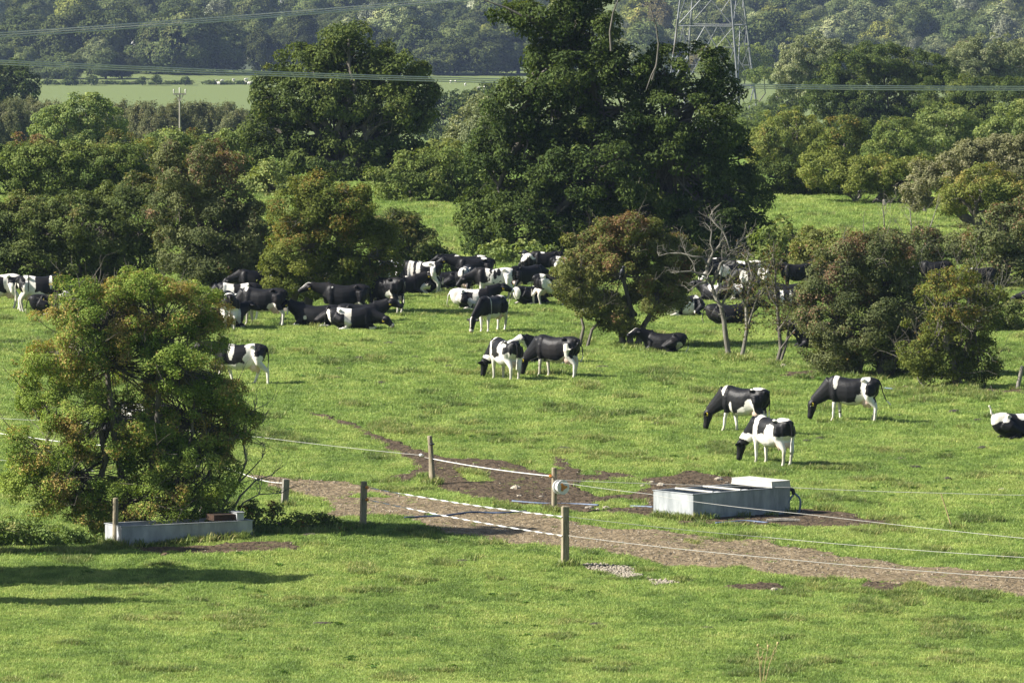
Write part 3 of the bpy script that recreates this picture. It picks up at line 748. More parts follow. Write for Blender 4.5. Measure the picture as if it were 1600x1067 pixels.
skeleton('slender_hawthorn', 'slender two-stemmed hawthorn with few red berries beside the thick bush', 'tree', (1214, 571),
    [([(1212, 572), (1220, 545), (1217, 510), (1215, 480), (1211, 450), (1212, 425), (1208, 400)], .085), ([(1216, 572), (1228, 540), (1233, 510), (1238, 490), (1250, 480)], .06), ([(1217, 515), (1228, 500), (1236, 480)], .04),
     ([(1220, 545), (1238, 520), (1256, 500)], .04), ([(1215, 480), (1204, 465), (1196, 440)], .03)], 'bark', 23, 3, .55, ('hawred', 1700))
# --- bushes on the right of the pasture
RG = 'hawthorn bushes around the right side of the herd'
veg('thorn_bush', 'large green thorn bush flecked with red that hides lying cows', 'bush', (1345, 588),
    [(1320, 440, 55, 48), (1380, 420, 50, 45), (1290, 490, 42, 42), (1350, 500, 70, 50), (1410, 480, 42, 52), (1300, 545, 45, 36), (1370, 555, 60, 34), (1420, 545, 40, 38), (1446, 515, 34, 48), (1350, 400, 40, 26), (1275, 455, 25, 26)],
    'hawgrey', .085, .34, 1.5, RG, .10, [[(1322, 592), (1320, 560), (1310, 500)], [(1375, 596), (1378, 560), (1385, 490)], [(1392, 597), (1398, 560)], [(1345, 590), (1345, 540)]], gap=.34, bare=8, barelen=1.0)
veg('yellow_thorn_bush', 'sparse yellow-green thorn bush with crooked stem and bare twigs', 'bush', (1498, 608),
    [(1490, 465, 40, 44), (1465, 495, 48, 50), (1545, 480, 30, 34), (1515, 520, 40, 42), (1480, 560, 45, 36), (1530, 565, 38, 36), (1440, 560, 30, 30), (1505, 445, 22, 20)],
    'haw', .085, .30, .95, RG, .14, [[(1498, 612), (1492, 575), (1478, 540), (1482, 490)], [(1488, 610), (1505, 560), (1520, 520)]], gap=.52, bare=12, barelen=1.1)
veg('dark_thorn_bush', 'dark low bush overhanging at the far edge behind the leaning post', 'bush', (1585, 517),
    [(1560, 497, 40, 20), (1610, 490, 45, 26), (1650, 495, 40, 26)], 'hedge', .10, .32, 1.4, RG, .08, [[(1575, 518), (1572, 505)], [(1605, 518), (1605, 500)]], bare=4, gap=.1)
veg('russet_bush', 'russet bush behind the standing black cow beyond the slender hawthorn', 'bush', (1300, 442), [(1295, 385, 42, 26), (1270, 405, 30, 30), (1325, 400, 34, 34)], 'hawred', .115, .38, 1.6, RG, .1, bare=2)
veg('twiggy_bush', 'grey-green bush with tall dead stems behind the large thorn bush', 'bush', (1400, 444), [(1385, 395, 45, 34), (1435, 400, 40, 34), (1480, 400, 40, 44), (1340, 410, 30, 28)], 'hawgrey', .115, .38, 1.5, RG, .1, bare=4, barelen=1.6)
skeleton('bare_sapling', 'bare dead saplings standing up in front of the far sunny field', 'dead tree', (1425, 432),
    [([(1423, 432), (1426, 390), (1424, 355), (1422, 328)], .05), ([(1428, 432), (1440, 390), (1452, 360), (1460, 335)], .05), ([(1432, 430), (1448, 395), (1455, 375)], .04), ([(1384, 430), (1383, 370), (1381, 340), (1379, 322)], .045), ([(1383, 360), (1390, 345)], .02), ([(1410, 430), (1412, 370), (1403, 350)], .03)],
    'deadwood', 33, 2, .8)
veg('edge_hawthorn', 'tall brownish hawthorn at the picture edge where cows stand beneath', 'tree', (1575, 452),
    [(1560, 370, 45, 38), (1610, 365, 40, 50), (1545, 410, 40, 40), (1600, 425, 45, 34), (1570, 345, 30, 20)], 'hawgrey', .12, .40, 1.5, RG, .15, [[(1565, 455), (1562, 420)], [(1600, 455), (1602, 420)]], bare=2, gap=.1)
veg('oak_side_bush', 'dark green bush tucked against the lower side of the great oak', 'bush', (1222, 432), [(1212, 375, 26, 30), (1232, 400, 24, 32), (1205, 410, 24, 22)], 'mid', .18, .42, 1.6, RG, .1)
veg('pale_thicket', 'pale shrubs under the oak edge behind the resting cows', 'bush', (800, 412), [(770, 395, 30, 14), (815, 398, 32, 15), (850, 400, 25, 14)], 'light', .16, .35, 1.3, RG, .07)
# low growth at the near trough
veg('bramble_patch', 'low bramble patch sprawling between the stained trough and the grey post', 'bramble', (455, 833), [(430, 815, 45, 16), (490, 822, 38, 12), (520, 828, 28, 8), (405, 800, 28, 16)], 'bramble', .085, .22, 1.3, None, .02, [[(440, 832), (440, 820)]], twigs=.1, cname='leaves')
veg('nettle_patch', 'pale nettle patch beside the rough earth left of the stained trough', 'nettles', (60, 848), [(20, 830, 45, 18), (75, 838, 48, 14), (125, 842, 36, 10), (-25, 838, 40, 18)], 'nettle', .085, .2, 1.3, None, .02, [[(60, 848), (60, 838)]], twigs=.1, cname='leaves')
# trees beyond the left picture edge: the photo shows their long shadows on the near turf
for (dd, bx_, bl, lab) in ((197.0, -16.6, [(0, 4.2, 2.2, .9, 1.2), (.3, 5.2, 1.6, .6, 1.0)], 'hawthorn just out of sight whose shadow crosses the turf by the trough'),
                           (189.8, -16.6, [(0, 3.6, 2.0, .8, 1.5), (0, 5.2, 2.4, .8, 1.7), (.2, 6.6, 2.2, .8, 1.5), (-1, 4.5, 1.6, .7, 2.6), (-.5, 6.0, 1.2, .5, 2.4)], 'taller hawthorn just out of sight casting the longest shadow streak on the turf'),
                           (184.0, -16.0, [(0, 3.4, 2.0, .6, .8), (.2, 4.5, 1.4, .5, .6)], 'short hawthorn just out of sight casting the lowest shadow streak')):
    b = (bx_, dd, h1(bx_, dd))
    put_tree('shade_hawthorn', lab, 'tree', [((bx_ + q[0], dd, b[2] + q[1]), (q[2], q[4], q[3])) for q in bl], b, 'orange', .14, .4, 2.6, int(dd), HG, .15, gap=.3)
# ------------------------------------------------------------------ hedges, woodland and valley beyond the pasture
FH = 'hedgerow and woodland trees beyond the pasture'
def fv(name, label, cat, px, d, ells, pal, leaf=.3, cr=.7, cov=1.5, **kw):
    kw.setdefault('twigs', .05); kw.setdefault('tr', .2)
    return veg(name, label, cat, (px, None, d), ells, pal, leaf, cr, cov, FH, **kw)
fv('field_hedge', 'long clipped hedge closing the far pasture edge, dark at its foot', 'hedge', 110, 371,
   [(x, y, 48, r) for x, y, r in ((-30, 268, 36), (30, 270, 37), (85, 266, 39), (140, 270, 37), (190, 267, 38), (0, 248, 22), (60, 250, 18), (170, 252, 18))], 'mid', .13, .42, 1.6, tr=.06)
fv('left_oak', 'full round oak standing beyond the olive hawthorn, lit on one side', 'tree', 540, 405,
   [(545, 85, 60, 38), (490, 105, 50, 34), (605, 115, 52, 34), (640, 130, 38, 34), (450, 150, 55, 42), (530, 150, 80, 52), (620, 165, 55, 36), (430, 200, 45, 36), (500, 210, 80, 50), (590, 215, 72, 45), (650, 150, 28, 26),
    (450, 245, 50, 34), (530, 255, 80, 34), (610, 245, 55, 32), (545, 62, 36, 18), (645, 190, 26, 22)], 'oak', .18, .55, 1.5, tr=.4, twigs=.12, gap=.22)
fv('oak_foot_hedge', 'hedge bushes at the far end of the grass between the two oaks', 'hedge', 660, 367, [(625, 285, 40, 28), (670, 275, 36, 32), (710, 270, 40, 36), (650, 258, 28, 18), (745, 285, 40, 26)], 'mid', .14, .45, 1.5, tr=.08)
fv('silver_tree', 'pale silvery birch with a white stem between the two oaks', 'tree', 757, 460, [(755, 195, 38, 34), (735, 225, 34, 30), (775, 230, 36, 34), (755, 168, 20, 16)], 'silver', .15, .45, 1.3, gap=.15)
fv('reddish_shrub', 'reddish shrub below the silvery birch', 'bush', 710, 430, [(700, 240, 34, 20), (668, 245, 26, 20)], 'gold', .2, .45, 1.3)
fv('dark_hedge_clump', 'dark wooded clump beside the far meadow seen between the oaks', 'bush', 700, 1100, [(690, 195, 42, 22), (725, 160, 22, 16), (655, 190, 26, 22), (690, 165, 26, 20), (752, 155, 20, 20)], 'oakdark', .5, .9, 1.6)
fv('light_round_tree', 'leafy light green round tree standing up from the far hedge', 'tree', 125, 520, [(125, 180, 40, 32), (92, 202, 40, 36), (158, 206, 40, 38), (120, 230, 68, 32), (140, 162, 20, 14)], 'light', .17, .5, 1.5, gap=.2)
for i, (cx, cy, rx, ry, pal, lab) in enumerate(((215, 255, 40, 34, 'gold', 'straggly golden shrub at the foot of the wooden pole'), (262, 240, 38, 28, 'light', 'light green shrub under the wooden pole'), (305, 250, 40, 34, 'hawred', 'rust tinged shrub just beyond the wooden pole'),
        (350, 245, 42, 34, 'light', 'bright leafy shrub with upright shoots below the osier bank'), (385, 260, 32, 34, 'light', 'pale green shrub touching the full round oak'), (420, 290, 36, 30, 'light', 'soft green shrub at the foot of the round oak'),
        (40, 235, 40, 20, 'hawred', 'reddish low shrubs above the clipped hedge'), (185, 235, 28, 26, 'hedge', 'dark shrub beside the light round tree'))):
    fv('shrub', lab, 'bush', cx, (395 if cy > 225 else 440) + i * 6 if i not in (5,) else 372, [(cx, cy, rx, ry), (cx - rx * .5, cy + 8, rx * .7, ry * .8), (cx + rx * .5, cy + 6, rx * .7, ry * .8), (cx, cy + 26, rx * 1.05, ry), (cx, cy + 48, rx * 1.05, ry * .9)], pal, .15, .45, 1.4)
for i, (cx, cy, rx, ry) in enumerate(((-10, 190, 50, 30), (55, 194, 48, 30), (205, 200, 40, 30), (250, 199, 40, 30), (300, 196, 40, 30), (345, 200, 40, 30), (385, 203, 36, 24))):
    fv('osier', ('grey-green upright osier in the thick row', 'grey-green upright osier beside the light round tree', 'osier bush behind the light round tree', 'osier bush left of the wooden pole', 'osier bush right of the wooden pole', 'osier bush with the bare branches before it', 'shaded osier bush next to the full oak')[i], 'bush', cx, 800 + 14 * (i % 3),
       [(cx, cy, rx, ry), (cx - rx * .6, cy + 4, rx * .6, ry), (cx + rx * .6, cy + 3, rx * .6, ry * .95), (cx, cy + 20, rx, ry)], 'osier', .18, .5, 1.7, zs=1.8, up=.1)
fv('grey_tree', 'greyish dark tree at the picture edge beside the far meadow', 'tree', 15, 1000, [(10, 125, 34, 28), (35, 135, 24, 26), (-15, 130, 30, 30), (20, 155, 30, 20)], 'oakdark', .45, .8, 1.5)
# woodland on the right
RW = [('wide_oak', 'wide dark oak with a lobed top in the nearer woodland', 1380, 690, [(1375, 92, 42, 24), (1330, 115, 40, 30), (1430, 105, 40, 28), (1465, 115, 26, 26), (1295, 150, 40, 34), (1370, 150, 70, 45), (1440, 150, 50, 40), (1330, 195, 60, 40), (1400, 205, 60, 40)], 'oak'),
      ('dark_oak', 'dark oak behind the light green tree at the far right', 1520, 660, [(1480, 150, 45, 28), (1530, 150, 45, 28), (1580, 165, 45, 40), (1500, 185, 60, 34), (1560, 200, 55, 34), (1620, 170, 40, 40)], 'oak'),
      ('willow_tree', 'grey-green domed willow above the wide dark oak', 1270, 900, [(1270, 90, 50, 32), (1305, 95, 36, 28), (1245, 115, 34, 36), (1280, 130, 50, 30)], 'silver'),
      ('broad_willow', 'broad grey-green willow at the far right above the dark oak', 1540, 900, [(1545, 85, 55, 28), (1515, 105, 40, 30), (1585, 100, 45, 34), (1530, 125, 50, 22)], 'silver'),
      ('golden_tree', 'golden brown tree leaning out beside the great oak', 1230, 500, [(1235, 210, 50, 36), (1200, 235, 36, 34), (1275, 245, 40, 42), (1215, 265, 42, 34), (1250, 195, 30, 20)], 'gold'),
      ('olive_tree', 'olive tree in the woodland middle above the sunny field', 1320, 490, [(1320, 225, 40, 38), (1350, 245, 40, 40), (1300, 255, 40, 36)], 'haw'),
      ('light_green_tree', 'bright green rounded tree in the nearer woodland', 1465, 520, [(1480, 195, 42, 26), (1455, 220, 50, 34), (1505, 220, 40, 36), (1430, 250, 40, 32), (1480, 250, 45, 30)], 'light'),
      ('mid_green_tree', 'mid green tree squeezed between olive tree and bright tree', 1400, 480, [(1405, 225, 36, 36), (1385, 255, 38, 34), (1420, 275, 34, 26)], 'mid'),
      ('yellow_tree', 'yellowing tree at the edge of the sunny field over a dark gap', 1370, 366, [(1370, 268, 50, 22), (1335, 275, 42, 24), (1405, 285, 40, 26), (1290, 266, 36, 28), (1430, 275, 36, 30)], 'lime'),
      ('pale_willow', 'pale silvery yellow willow at the far right of the sunny field', 1530, 345, [(1560, 245, 55, 30), (1515, 262, 58, 36), (1468, 285, 44, 32), (1595, 265, 45, 45), (1440, 305, 30, 22), (1550, 285, 60, 40)], 'straw'),
      ('green_bush', 'yellow-green bush in front of the pale willow', 1540, 338, [(1535, 300, 45, 34), (1575, 310, 40, 34), (1500, 310, 36, 26)], 'lime'),
      ('edge_tree', 'green tree above the pale willow at the picture edge', 1590, 480, [(1590, 200, 45, 40), (1620, 230, 40, 40), (1565, 215, 34, 30)], 'light'),
      ('shadow_thicket', 'dark thicket under the yellowing tree at the field edge', 1260, 372, [(1225, 290, 34, 18), (1265, 288, 34, 16), (1310, 292, 36, 14), (1365, 305, 34, 12), (1200, 275, 34, 26), (1165, 285, 34, 24), (1245, 272, 40, 22), (1420, 308, 30, 14)], 'oakdark'),
      ('lime_tree', 'pale lime green tree showing through the pylon legs', 1140, 1500, [(1140, 85, 34, 24), (1120, 100, 30, 26), (1160, 105, 28, 24), (1180, 90, 22, 18)], 'light'),
      ('hedge_tree', 'low green bushes below the pylon by the small far meadow', 1200, 1150, [(1195, 118, 30, 10), (1215, 175, 20, 16), (1180, 180, 30, 20), (1165, 195, 30, 20)], 'mid'),
      ('grey_shrub', 'greyish shrub right of the small far meadow', 1235, 1000, [(1240, 150, 26, 24), (1255, 140, 22, 22), (1225, 165, 22, 20)], 'oakdark'),
      ('beech_tree', 'mid green tree filling the gap right of the great oak', 1180, 620, [(1180, 215, 40, 32), (1160, 240, 34, 34)], 'mid')]
for nm, lab, px, d, el, pal in RW:
    k = d / 450
    fv(nm, lab, 'tree' if 'bush' not in nm and 'thicket' not in nm and 'shrub' not in nm else 'bush', px, d, el, pal, .125 * k ** .75, .42 * k ** .6, 1.5, tr=.25, gap=.1)
# small meadow bushes on the fence line of the flat meadow
for i, (px, py, r) in enumerate(((74, 128, 4), (109, 127, 8), (117, 130, 4), (143, 126, 8), (223, 127, 6), (245, 125, 7), (290, 126, 5))):
    p = ground(px, 134); d = p.y
    veg('meadow_bush', 'small dark round bush on the fence line across the flat far meadow', 'bush', (px, None, d), [(px, py, r, r * .8), (px + r * .3, py - r * .3, r * .7, r * .6)], 'oakdark', .5, .6, 1.6, 'small bushes dotting the far meadow fence line', .12, twigs=.05)
veg('meadow_hedge', 'thin low dark hedge line running across the flat far meadow', 'hedge', (175, None, ground(175, 132.5).y), [(x, 131.2 - .6 * (x % 3), 12, 1.9) for x in range(40, 420, 17) if x % 5 != 2], 'oakdark', .5, .6, 1.5, None, .05, twigs=.02)
# --- distant wood: a library of shapes, then individual copies
LIB = {}
def lib_tree(key, blobs, pal, leaf, cr, zs=.8, up=.45):
    v, f, c, _ = crown_np([((b[0], b[1], b[2]), (b[3], b[3] * .95, b[4])) for b in blobs], pal, leaf, cr, 1.4, hash_key(key), zs, up, .04, 11000, 1.1)
    mb = MB(); mb.tube([(0, 0, -.05), (0, 0, .25), (0, 0, .5)], [.035, .028, .015], 5, cap=False)
    v2 = np.concatenate(mb.v); f2 = np.array(mb.f4)
    me = bpy.data.meshes.new(key)
    me = mesh_np(key, np.concatenate([v, v2]), [f, f2 + len(v)], [M['farleaf'], M['bark']], col=np.concatenate([c, np.full((len(v2), 3), .08)]), mat_idx=np.concatenate([np.zeros(len(f), np.int32), np.ones(len(f2), np.int32)]))
    LIB[key] = me
def hash_key(s): return sum(ord(ch) * (i + 3) for i, ch in enumerate(s)) % 9973
DK = ((.030, .040, .014), (.055, .066, .020), (.07, .08, .025), .1)
MD = ((.048, .064, .022), (.082, .100, .034), (.10, .11, .04), .12)
PL = ((.085, .105, .045), (.140, .160, .070), (.18, .19, .09), .15)
YL = ((.100, .115, .030), (.170, .180, .045), (.22, .20, .06), .12)
SV = ((.095, .105, .065), (.160, .170, .110), (.20, .21, .15), .2)
RD = ((.090, .082, .036), (.130, .112, .048), (.16, .12, .05), .15)
round_ = [(0, 0, .55, .40, .38), (-.2, .1, .45, .30, .30), (.22, -.08, .48, .30, .30), (.05, .05, .78, .26, .20), (0, -.2, .35, .36, .26)]
broad = [(-.25, 0, .45, .32, .30), (.28, .05, .42, .32, .28), (0, -.05, .55, .36, .30), (0, .1, .32, .50, .24), (-.1, .05, .70, .24, .16)]
tall = [(0, 0, .35, .26, .28), (.04, 0, .60, .24, .28), (-.05, 0, .82, .18, .22), (.1, .05, .45, .22, .26)]
cone = [(0, 0, .25, .30, .25), (0, 0, .48, .24, .24), (0, 0, .70, .16, .22), (0, 0, .88, .09, .14)]
lib_tree('round_dark', round_, DK, 0.050, .13); lib_tree('round_mid', round_, MD, 0.046, .13); lib_tree('broad_dark', broad, DK, 0.046, .12); lib_tree('broad_mid', broad, MD, 0.046, .12)
lib_tree('broad_pale', broad, PL, 0.046, .12); lib_tree('round_yellow', round_, YL, 0.046, .12); lib_tree('tall_silver', tall, SV, 0.040, .10, 1.3, .2); lib_tree('round_red', round_, RD, 0.046, .12)
lib_tree('tall_dark', tall, DK, 0.040, .10, 1.2, .2); lib_tree('cone_dark', cone, DK, 0.036, .09, 1.2, .3); lib_tree('round_pale', round_, PL, 0.043, .12)
KW = {'round_dark': 'dark green round', 'round_mid': 'mid green round', 'broad_dark': 'dark broad', 'broad_mid': 'mid green broad', 'broad_pale': 'pale grey-green broad', 'round_yellow': 'yellow turning round', 'tall_silver': 'tall silvery',
      'round_red': 'rust brown round', 'tall_dark': 'tall dark', 'cone_dark': 'dark pointed conifer', 'round_pale': 'pale green round'}
rf = random.Random(2024)
HOUSES = [(46, 41, 42, 16, 2420), (82, 54, 90, 7, 2400), (215, 58, 34, 14, 2300), (382, 96, 46, 17, 2160), (431, 90, 24, 32, 2150), (443, 6, 12, 18, 2650), (672, 51, 20, 9, 2360)]
placed = []
def far_tree(key, px, d, size, wide=1.0, lab=None, grp=None):
    p = wpt(px, 60, d); z = h1(p.x, d)
    o = link(key.split('_')[0] + '_tree' if key != 'cone_dark' else 'conifer_tree', LIB[key], None, (p.x, d, z - .2))
    o.scale = (size * wide, size * wide, size); o.rotation_euler = (0, 0, rf.uniform(0, 6.28))
    x0, y0 = proj(p.x, d, z)
    zone = ('above the houses' if px < 330 else 'above the full round oak' if px < 760 else 'behind the tall pylon' if px < 1200 else 'above the wide dark oak')
    row = ('lowest rows of the wood ' if d < 2260 else 'middle of the wood ' if d < 2400 else 'hazy top of the wood ')
    tag(o, lab or (KW[key] + ' tree in the ' + row + zone), 'tree', grp or (KW[key] + ' trees in the ' + row + zone))
    placed.append((px, d))
    return o
BAND = 'dark trees lining the far side of the flat meadow'
for key, px, d, s, wd, lab in (('broad_dark', 35, 2150, 17, 1.1, 'dark tree block at the far left beyond the meadow'), ('cone_dark', 20, 2160, 15, 1.3, 'dark pointed tree at the picture edge beyond the meadow'),
        ('round_dark', 98, 2140, 15, 1.1, 'dark upright tree left of the distant white roofs'), ('tall_dark', 120, 2145, 16, 1.3, 'dark tall tree with a distant pole before it'), ('broad_dark', 150, 2150, 16, 1.0, 'dark broad tree beside the distant pole'), ('round_dark', 178, 2140, 18, 1.1, 'tallest dark round tree near the white roof'),
        ('broad_mid', 250, 2110, 18, 1.0, 'big brownish tree right of the white roof'), ('broad_mid', 295, 2105, 20, 1.1, 'biggest brownish crown above the flat meadow'), ('broad_mid', 340, 2110, 18, 1.0, 'brownish tree next to the white cottage'),
        ('broad_mid', 75, 2075, 7, 1.4, 'low scrubby tree at the far meadow edge'), ('broad_mid', 100, 2072, 8, 1.4, 'low grey scrub beside the meadow, below the dark trees'), ('round_mid', 165, 2070, 8, 1.3, 'low olive scrub at the meadow edge'), ('round_dark', 190, 2072, 7, 1.3, 'low dark scrub at the meadow edge right of the pole'),
        ('round_dark', 410, 2090, 13, .9, 'dark tree in front of the white cottage'), ('tall_dark', 470, 2130, 15, 1.2, 'dark tree right of the chimney house'), ('broad_dark', 700, 2100, 12, 1.4, 'dark tree over the parked specks beyond the meadow'), ('broad_dark', 760, 2100, 14, 1.3, 'dark tree at the meadow end near the great oak'),
        ('round_dark', 650, 2110, 15, 1.0, 'shadowed tree beyond the meadow by the round oak'), ('round_dark', 810, 2105, 15, 1.1, 'shadowed tree beyond the meadow under the great oak branch'), ('round_mid', 1010, 2120, 14, 1.1, 'dim tree left of the pylon'), ('round_dark', 1205, 2080, 18, 1.2, 'deep shaded tree right of the pylon'),
        ('round_yellow', 1005, 2300, 17, 1.0, 'yellow poplar left of the pylon'), ('round_red', 1025, 2295, 15, .8, 'orange tinted tree beside the yellow poplar'), ('round_yellow', 30, 2500, 12, 1.0, 'bright yellow crown high in the wood at the edge'), ('round_yellow', 125, 2330, 17, 1.0, 'yellow topped tree behind the dark trees'), ('round_yellow', 1215, 2200, 15, 1.1, 'yellow-green tree high right of the pylon')):
    far_tree(key, px, d, s, wd, lab, BAND)
def blocks(px, d, s):
    k = F / d; x0, y0 = proj(0, d, hz(d)); half = s * .55 * k; top = y0 - s * k
    for hx, hy, w, h, hd in HOUSES:
        if d < hd + 5 and abs(px - hx) < half + w * .5 - 2 and top < hy + h * .4: return True
    return False
tries = 0
while len(placed) < 296 and tries < 20000:
    tries += 1
    d = 2075 + (2500 - 2075) * rf.random() ** 1.0
    px = rf.uniform(-30, 1630)
    s = rf.uniform(6, 11) if d < 2150 else rf.choice((rf.uniform(6, 9), rf.uniform(8, 12), rf.uniform(11, 15)))
    if any(abs(px - q) < 24 and abs(d - e) < 26 for q, e in placed): continue
    if blocks(px, d, s): continue
    if 380 > px > -40 and d < 2100: continue
    r = rf.random()
    light = px > 900
    if light: key = 'round_pale' if r < .2 else 'broad_pale' if r < .38 else 'tall_silver' if r < .5 else 'round_mid' if r < .68 else 'broad_mid' if r < .8 else 'round_dark' if r < .9 else 'round_yellow' if r < .97 else 'round_red'
    else: key = 'round_dark' if r < .18 else 'broad_dark' if r < .32 else 'broad_mid' if r < .52 else 'round_mid' if r < .70 else 'cone_dark' if r < .76 else 'round_pale' if r < .86 else 'tall_silver' if r < .93 else 'round_yellow' if r < .98 else 'round_red'
    far_tree(key, px, d, s, rf.uniform(.9, 1.35))
# the wood runs on over the hill and to both sides as one mass
rg3 = np.random.default_rng(9); LO = [bpy.data.objects.new('wood_tree', LIB[k]) for k in ('round_dark', 'round_mid', 'broad_mid', 'broad_pale', 'round_pale', 'tall_silver', 'broad_dark', 'round_yellow')]
n = 2600; x = rg3.uniform(-520, 520, n); y = rg3.uniform(2080, 3500, n)
k = (np.abs(x) > .0667 * y + 6) | (y > 2500); x, y = x[k], y[k]
s = rg3.choice([.7, 1, 1.25], len(x)) * rg3.uniform(7, 13, len(x))
px_, py_ = proj(x, y, hfun(x, y)); kk = ~((np.abs(px_ - 443) < 14) & (y < 2640)); x, y, s = x[kk], y[kk], s[kk]
scatter('distant_wood', np.stack([x, y, hfun(x, y)], 1), np.stack([s * 1.15, s * 1.15, s], 1), rg3.choice(8, len(x), p=[.17, .19, .2, .14, .12, .07, .08, .03]), LO, 3)
# ------------------------------------------------------------------ cows
def cow_material():
    m, nt, N, L = new_mat('cow_coat')
    out = N('ShaderNodeOutputMaterial'); p = N('ShaderNodeBsdfPrincipled'); at = N('ShaderNodeAttribute'); at.attribute_name = 'Col'
    L(at.outputs['Color'], p.inputs['Base Color']); p.inputs['Roughness'].default_value = .5; p.inputs['Specular IOR Level'].default_value = .2
    tc = N('ShaderNodeTexCoord'); n = N('ShaderNodeTexNoise'); n.inputs['Scale'].default_value = 14; n.inputs['Detail'].default_value = 5
    L(tc.outputs['Object'], n.inputs[0])
    b = N('ShaderNodeBump'); b.inputs['Strength'].default_value = .25; b.inputs['Distance'].default_value = .03
    L(n.outputs['Fac'], b.inputs['Height']); L(b.outputs[0], p.inputs['Normal']); L(p.outputs[0], out.inputs[0])
    return m
M['cow'] = cow_material()
def se(c, w, ht, hb, k=18, e=2.35):
    """super-elliptic ring in the y-z plane at x"""
    r = []
    for j in range(k):
        a = 2 * math.pi * j / k; ca, sa = math.cos(a), math.sin(a)
        y = w * math.copysign(abs(ca) ** (2 / e), ca); z = (ht if sa > 0 else hb) * math.copysign(abs(sa) ** (2 / e), sa)
        r.append((c[0], c[1] + y, c[2] + z))
    return r
TRUNK = [(-.84, 1.21, .09, .09, .14), (-.80, 1.19, .15, .16, .24), (-.70, 1.14, .215, .25, .32), (-.55, 1.07, .245, .345, .34), (-.36, 1.03, .250, .375, .42), (-.14, .97, .315, .395, .45), (.12, .95, .335, .405, .45), (.36, .98, .30, .41, .41), (.54, 1.02, .255, .42, .40), (.68, 1.05, .21, .38, .38), (.80, 1.06, .15, .29, .29), (.87, 1.06, .08, .16, .16)]
def head_parts(mb, poll, nose, side):
    """head from poll to muzzle, with ears; side = the direction of the animal's left ear"""
    poll = Vector(poll); nose = Vector(nose); ax = (nose - poll).normalized(); side = Vector(side); side = (side - ax * side.dot(ax)).normalized()
    fr = ax.cross(side) * 1.0
    if fr.z < 0 and abs(ax.z) < .8: fr = -fr
    L = (nose - poll).length; rs = []
    for t, w, h, o in ((-.10, .07, .07, 0), (0, .115, .12, .01), (.14, .14, .15, 0), (.30, .132, .15, -.01), (.48, .102, .128, -.01), (.68, .088, .104, -.005), (.84, .095, .095, 0), (.95, .09, .085, 0), (1.02, .05, .045, 0)):
        c = poll + ax * (L * t) + fr * o; ring = []
        for j in range(12):
            a = 2 * math.pi * j / 12
            ring.append(tuple(c + side * (w * math.cos(a)) + fr * (h * math.sin(a))))
        rs.append(ring)
    mb.rings(rs)
    for s in (1, -1):
        c = poll + ax * .06 + side * (s * .17) - fr * .03
        m = Matrix((side * s, ax, fr)).transposed()
        mb.ell(c + side * s * .02, (.145, .07, .034), m, 10, 6)
    return fr
def neck(mb, a, b, ra=.20, rb=.115, sag=.03):
    a = Vector(a); b = Vector(b); pts = []; rad = []
    for i in range(6):
        t = i / 5; q = a.lerp(b, t); q.z -= sag * math.sin(math.pi * t); pts.append(q)
        r = ra + (rb - ra) * t; rad.append((r * .72, r * 1.2))
    mb.tube(pts, rad, 12)
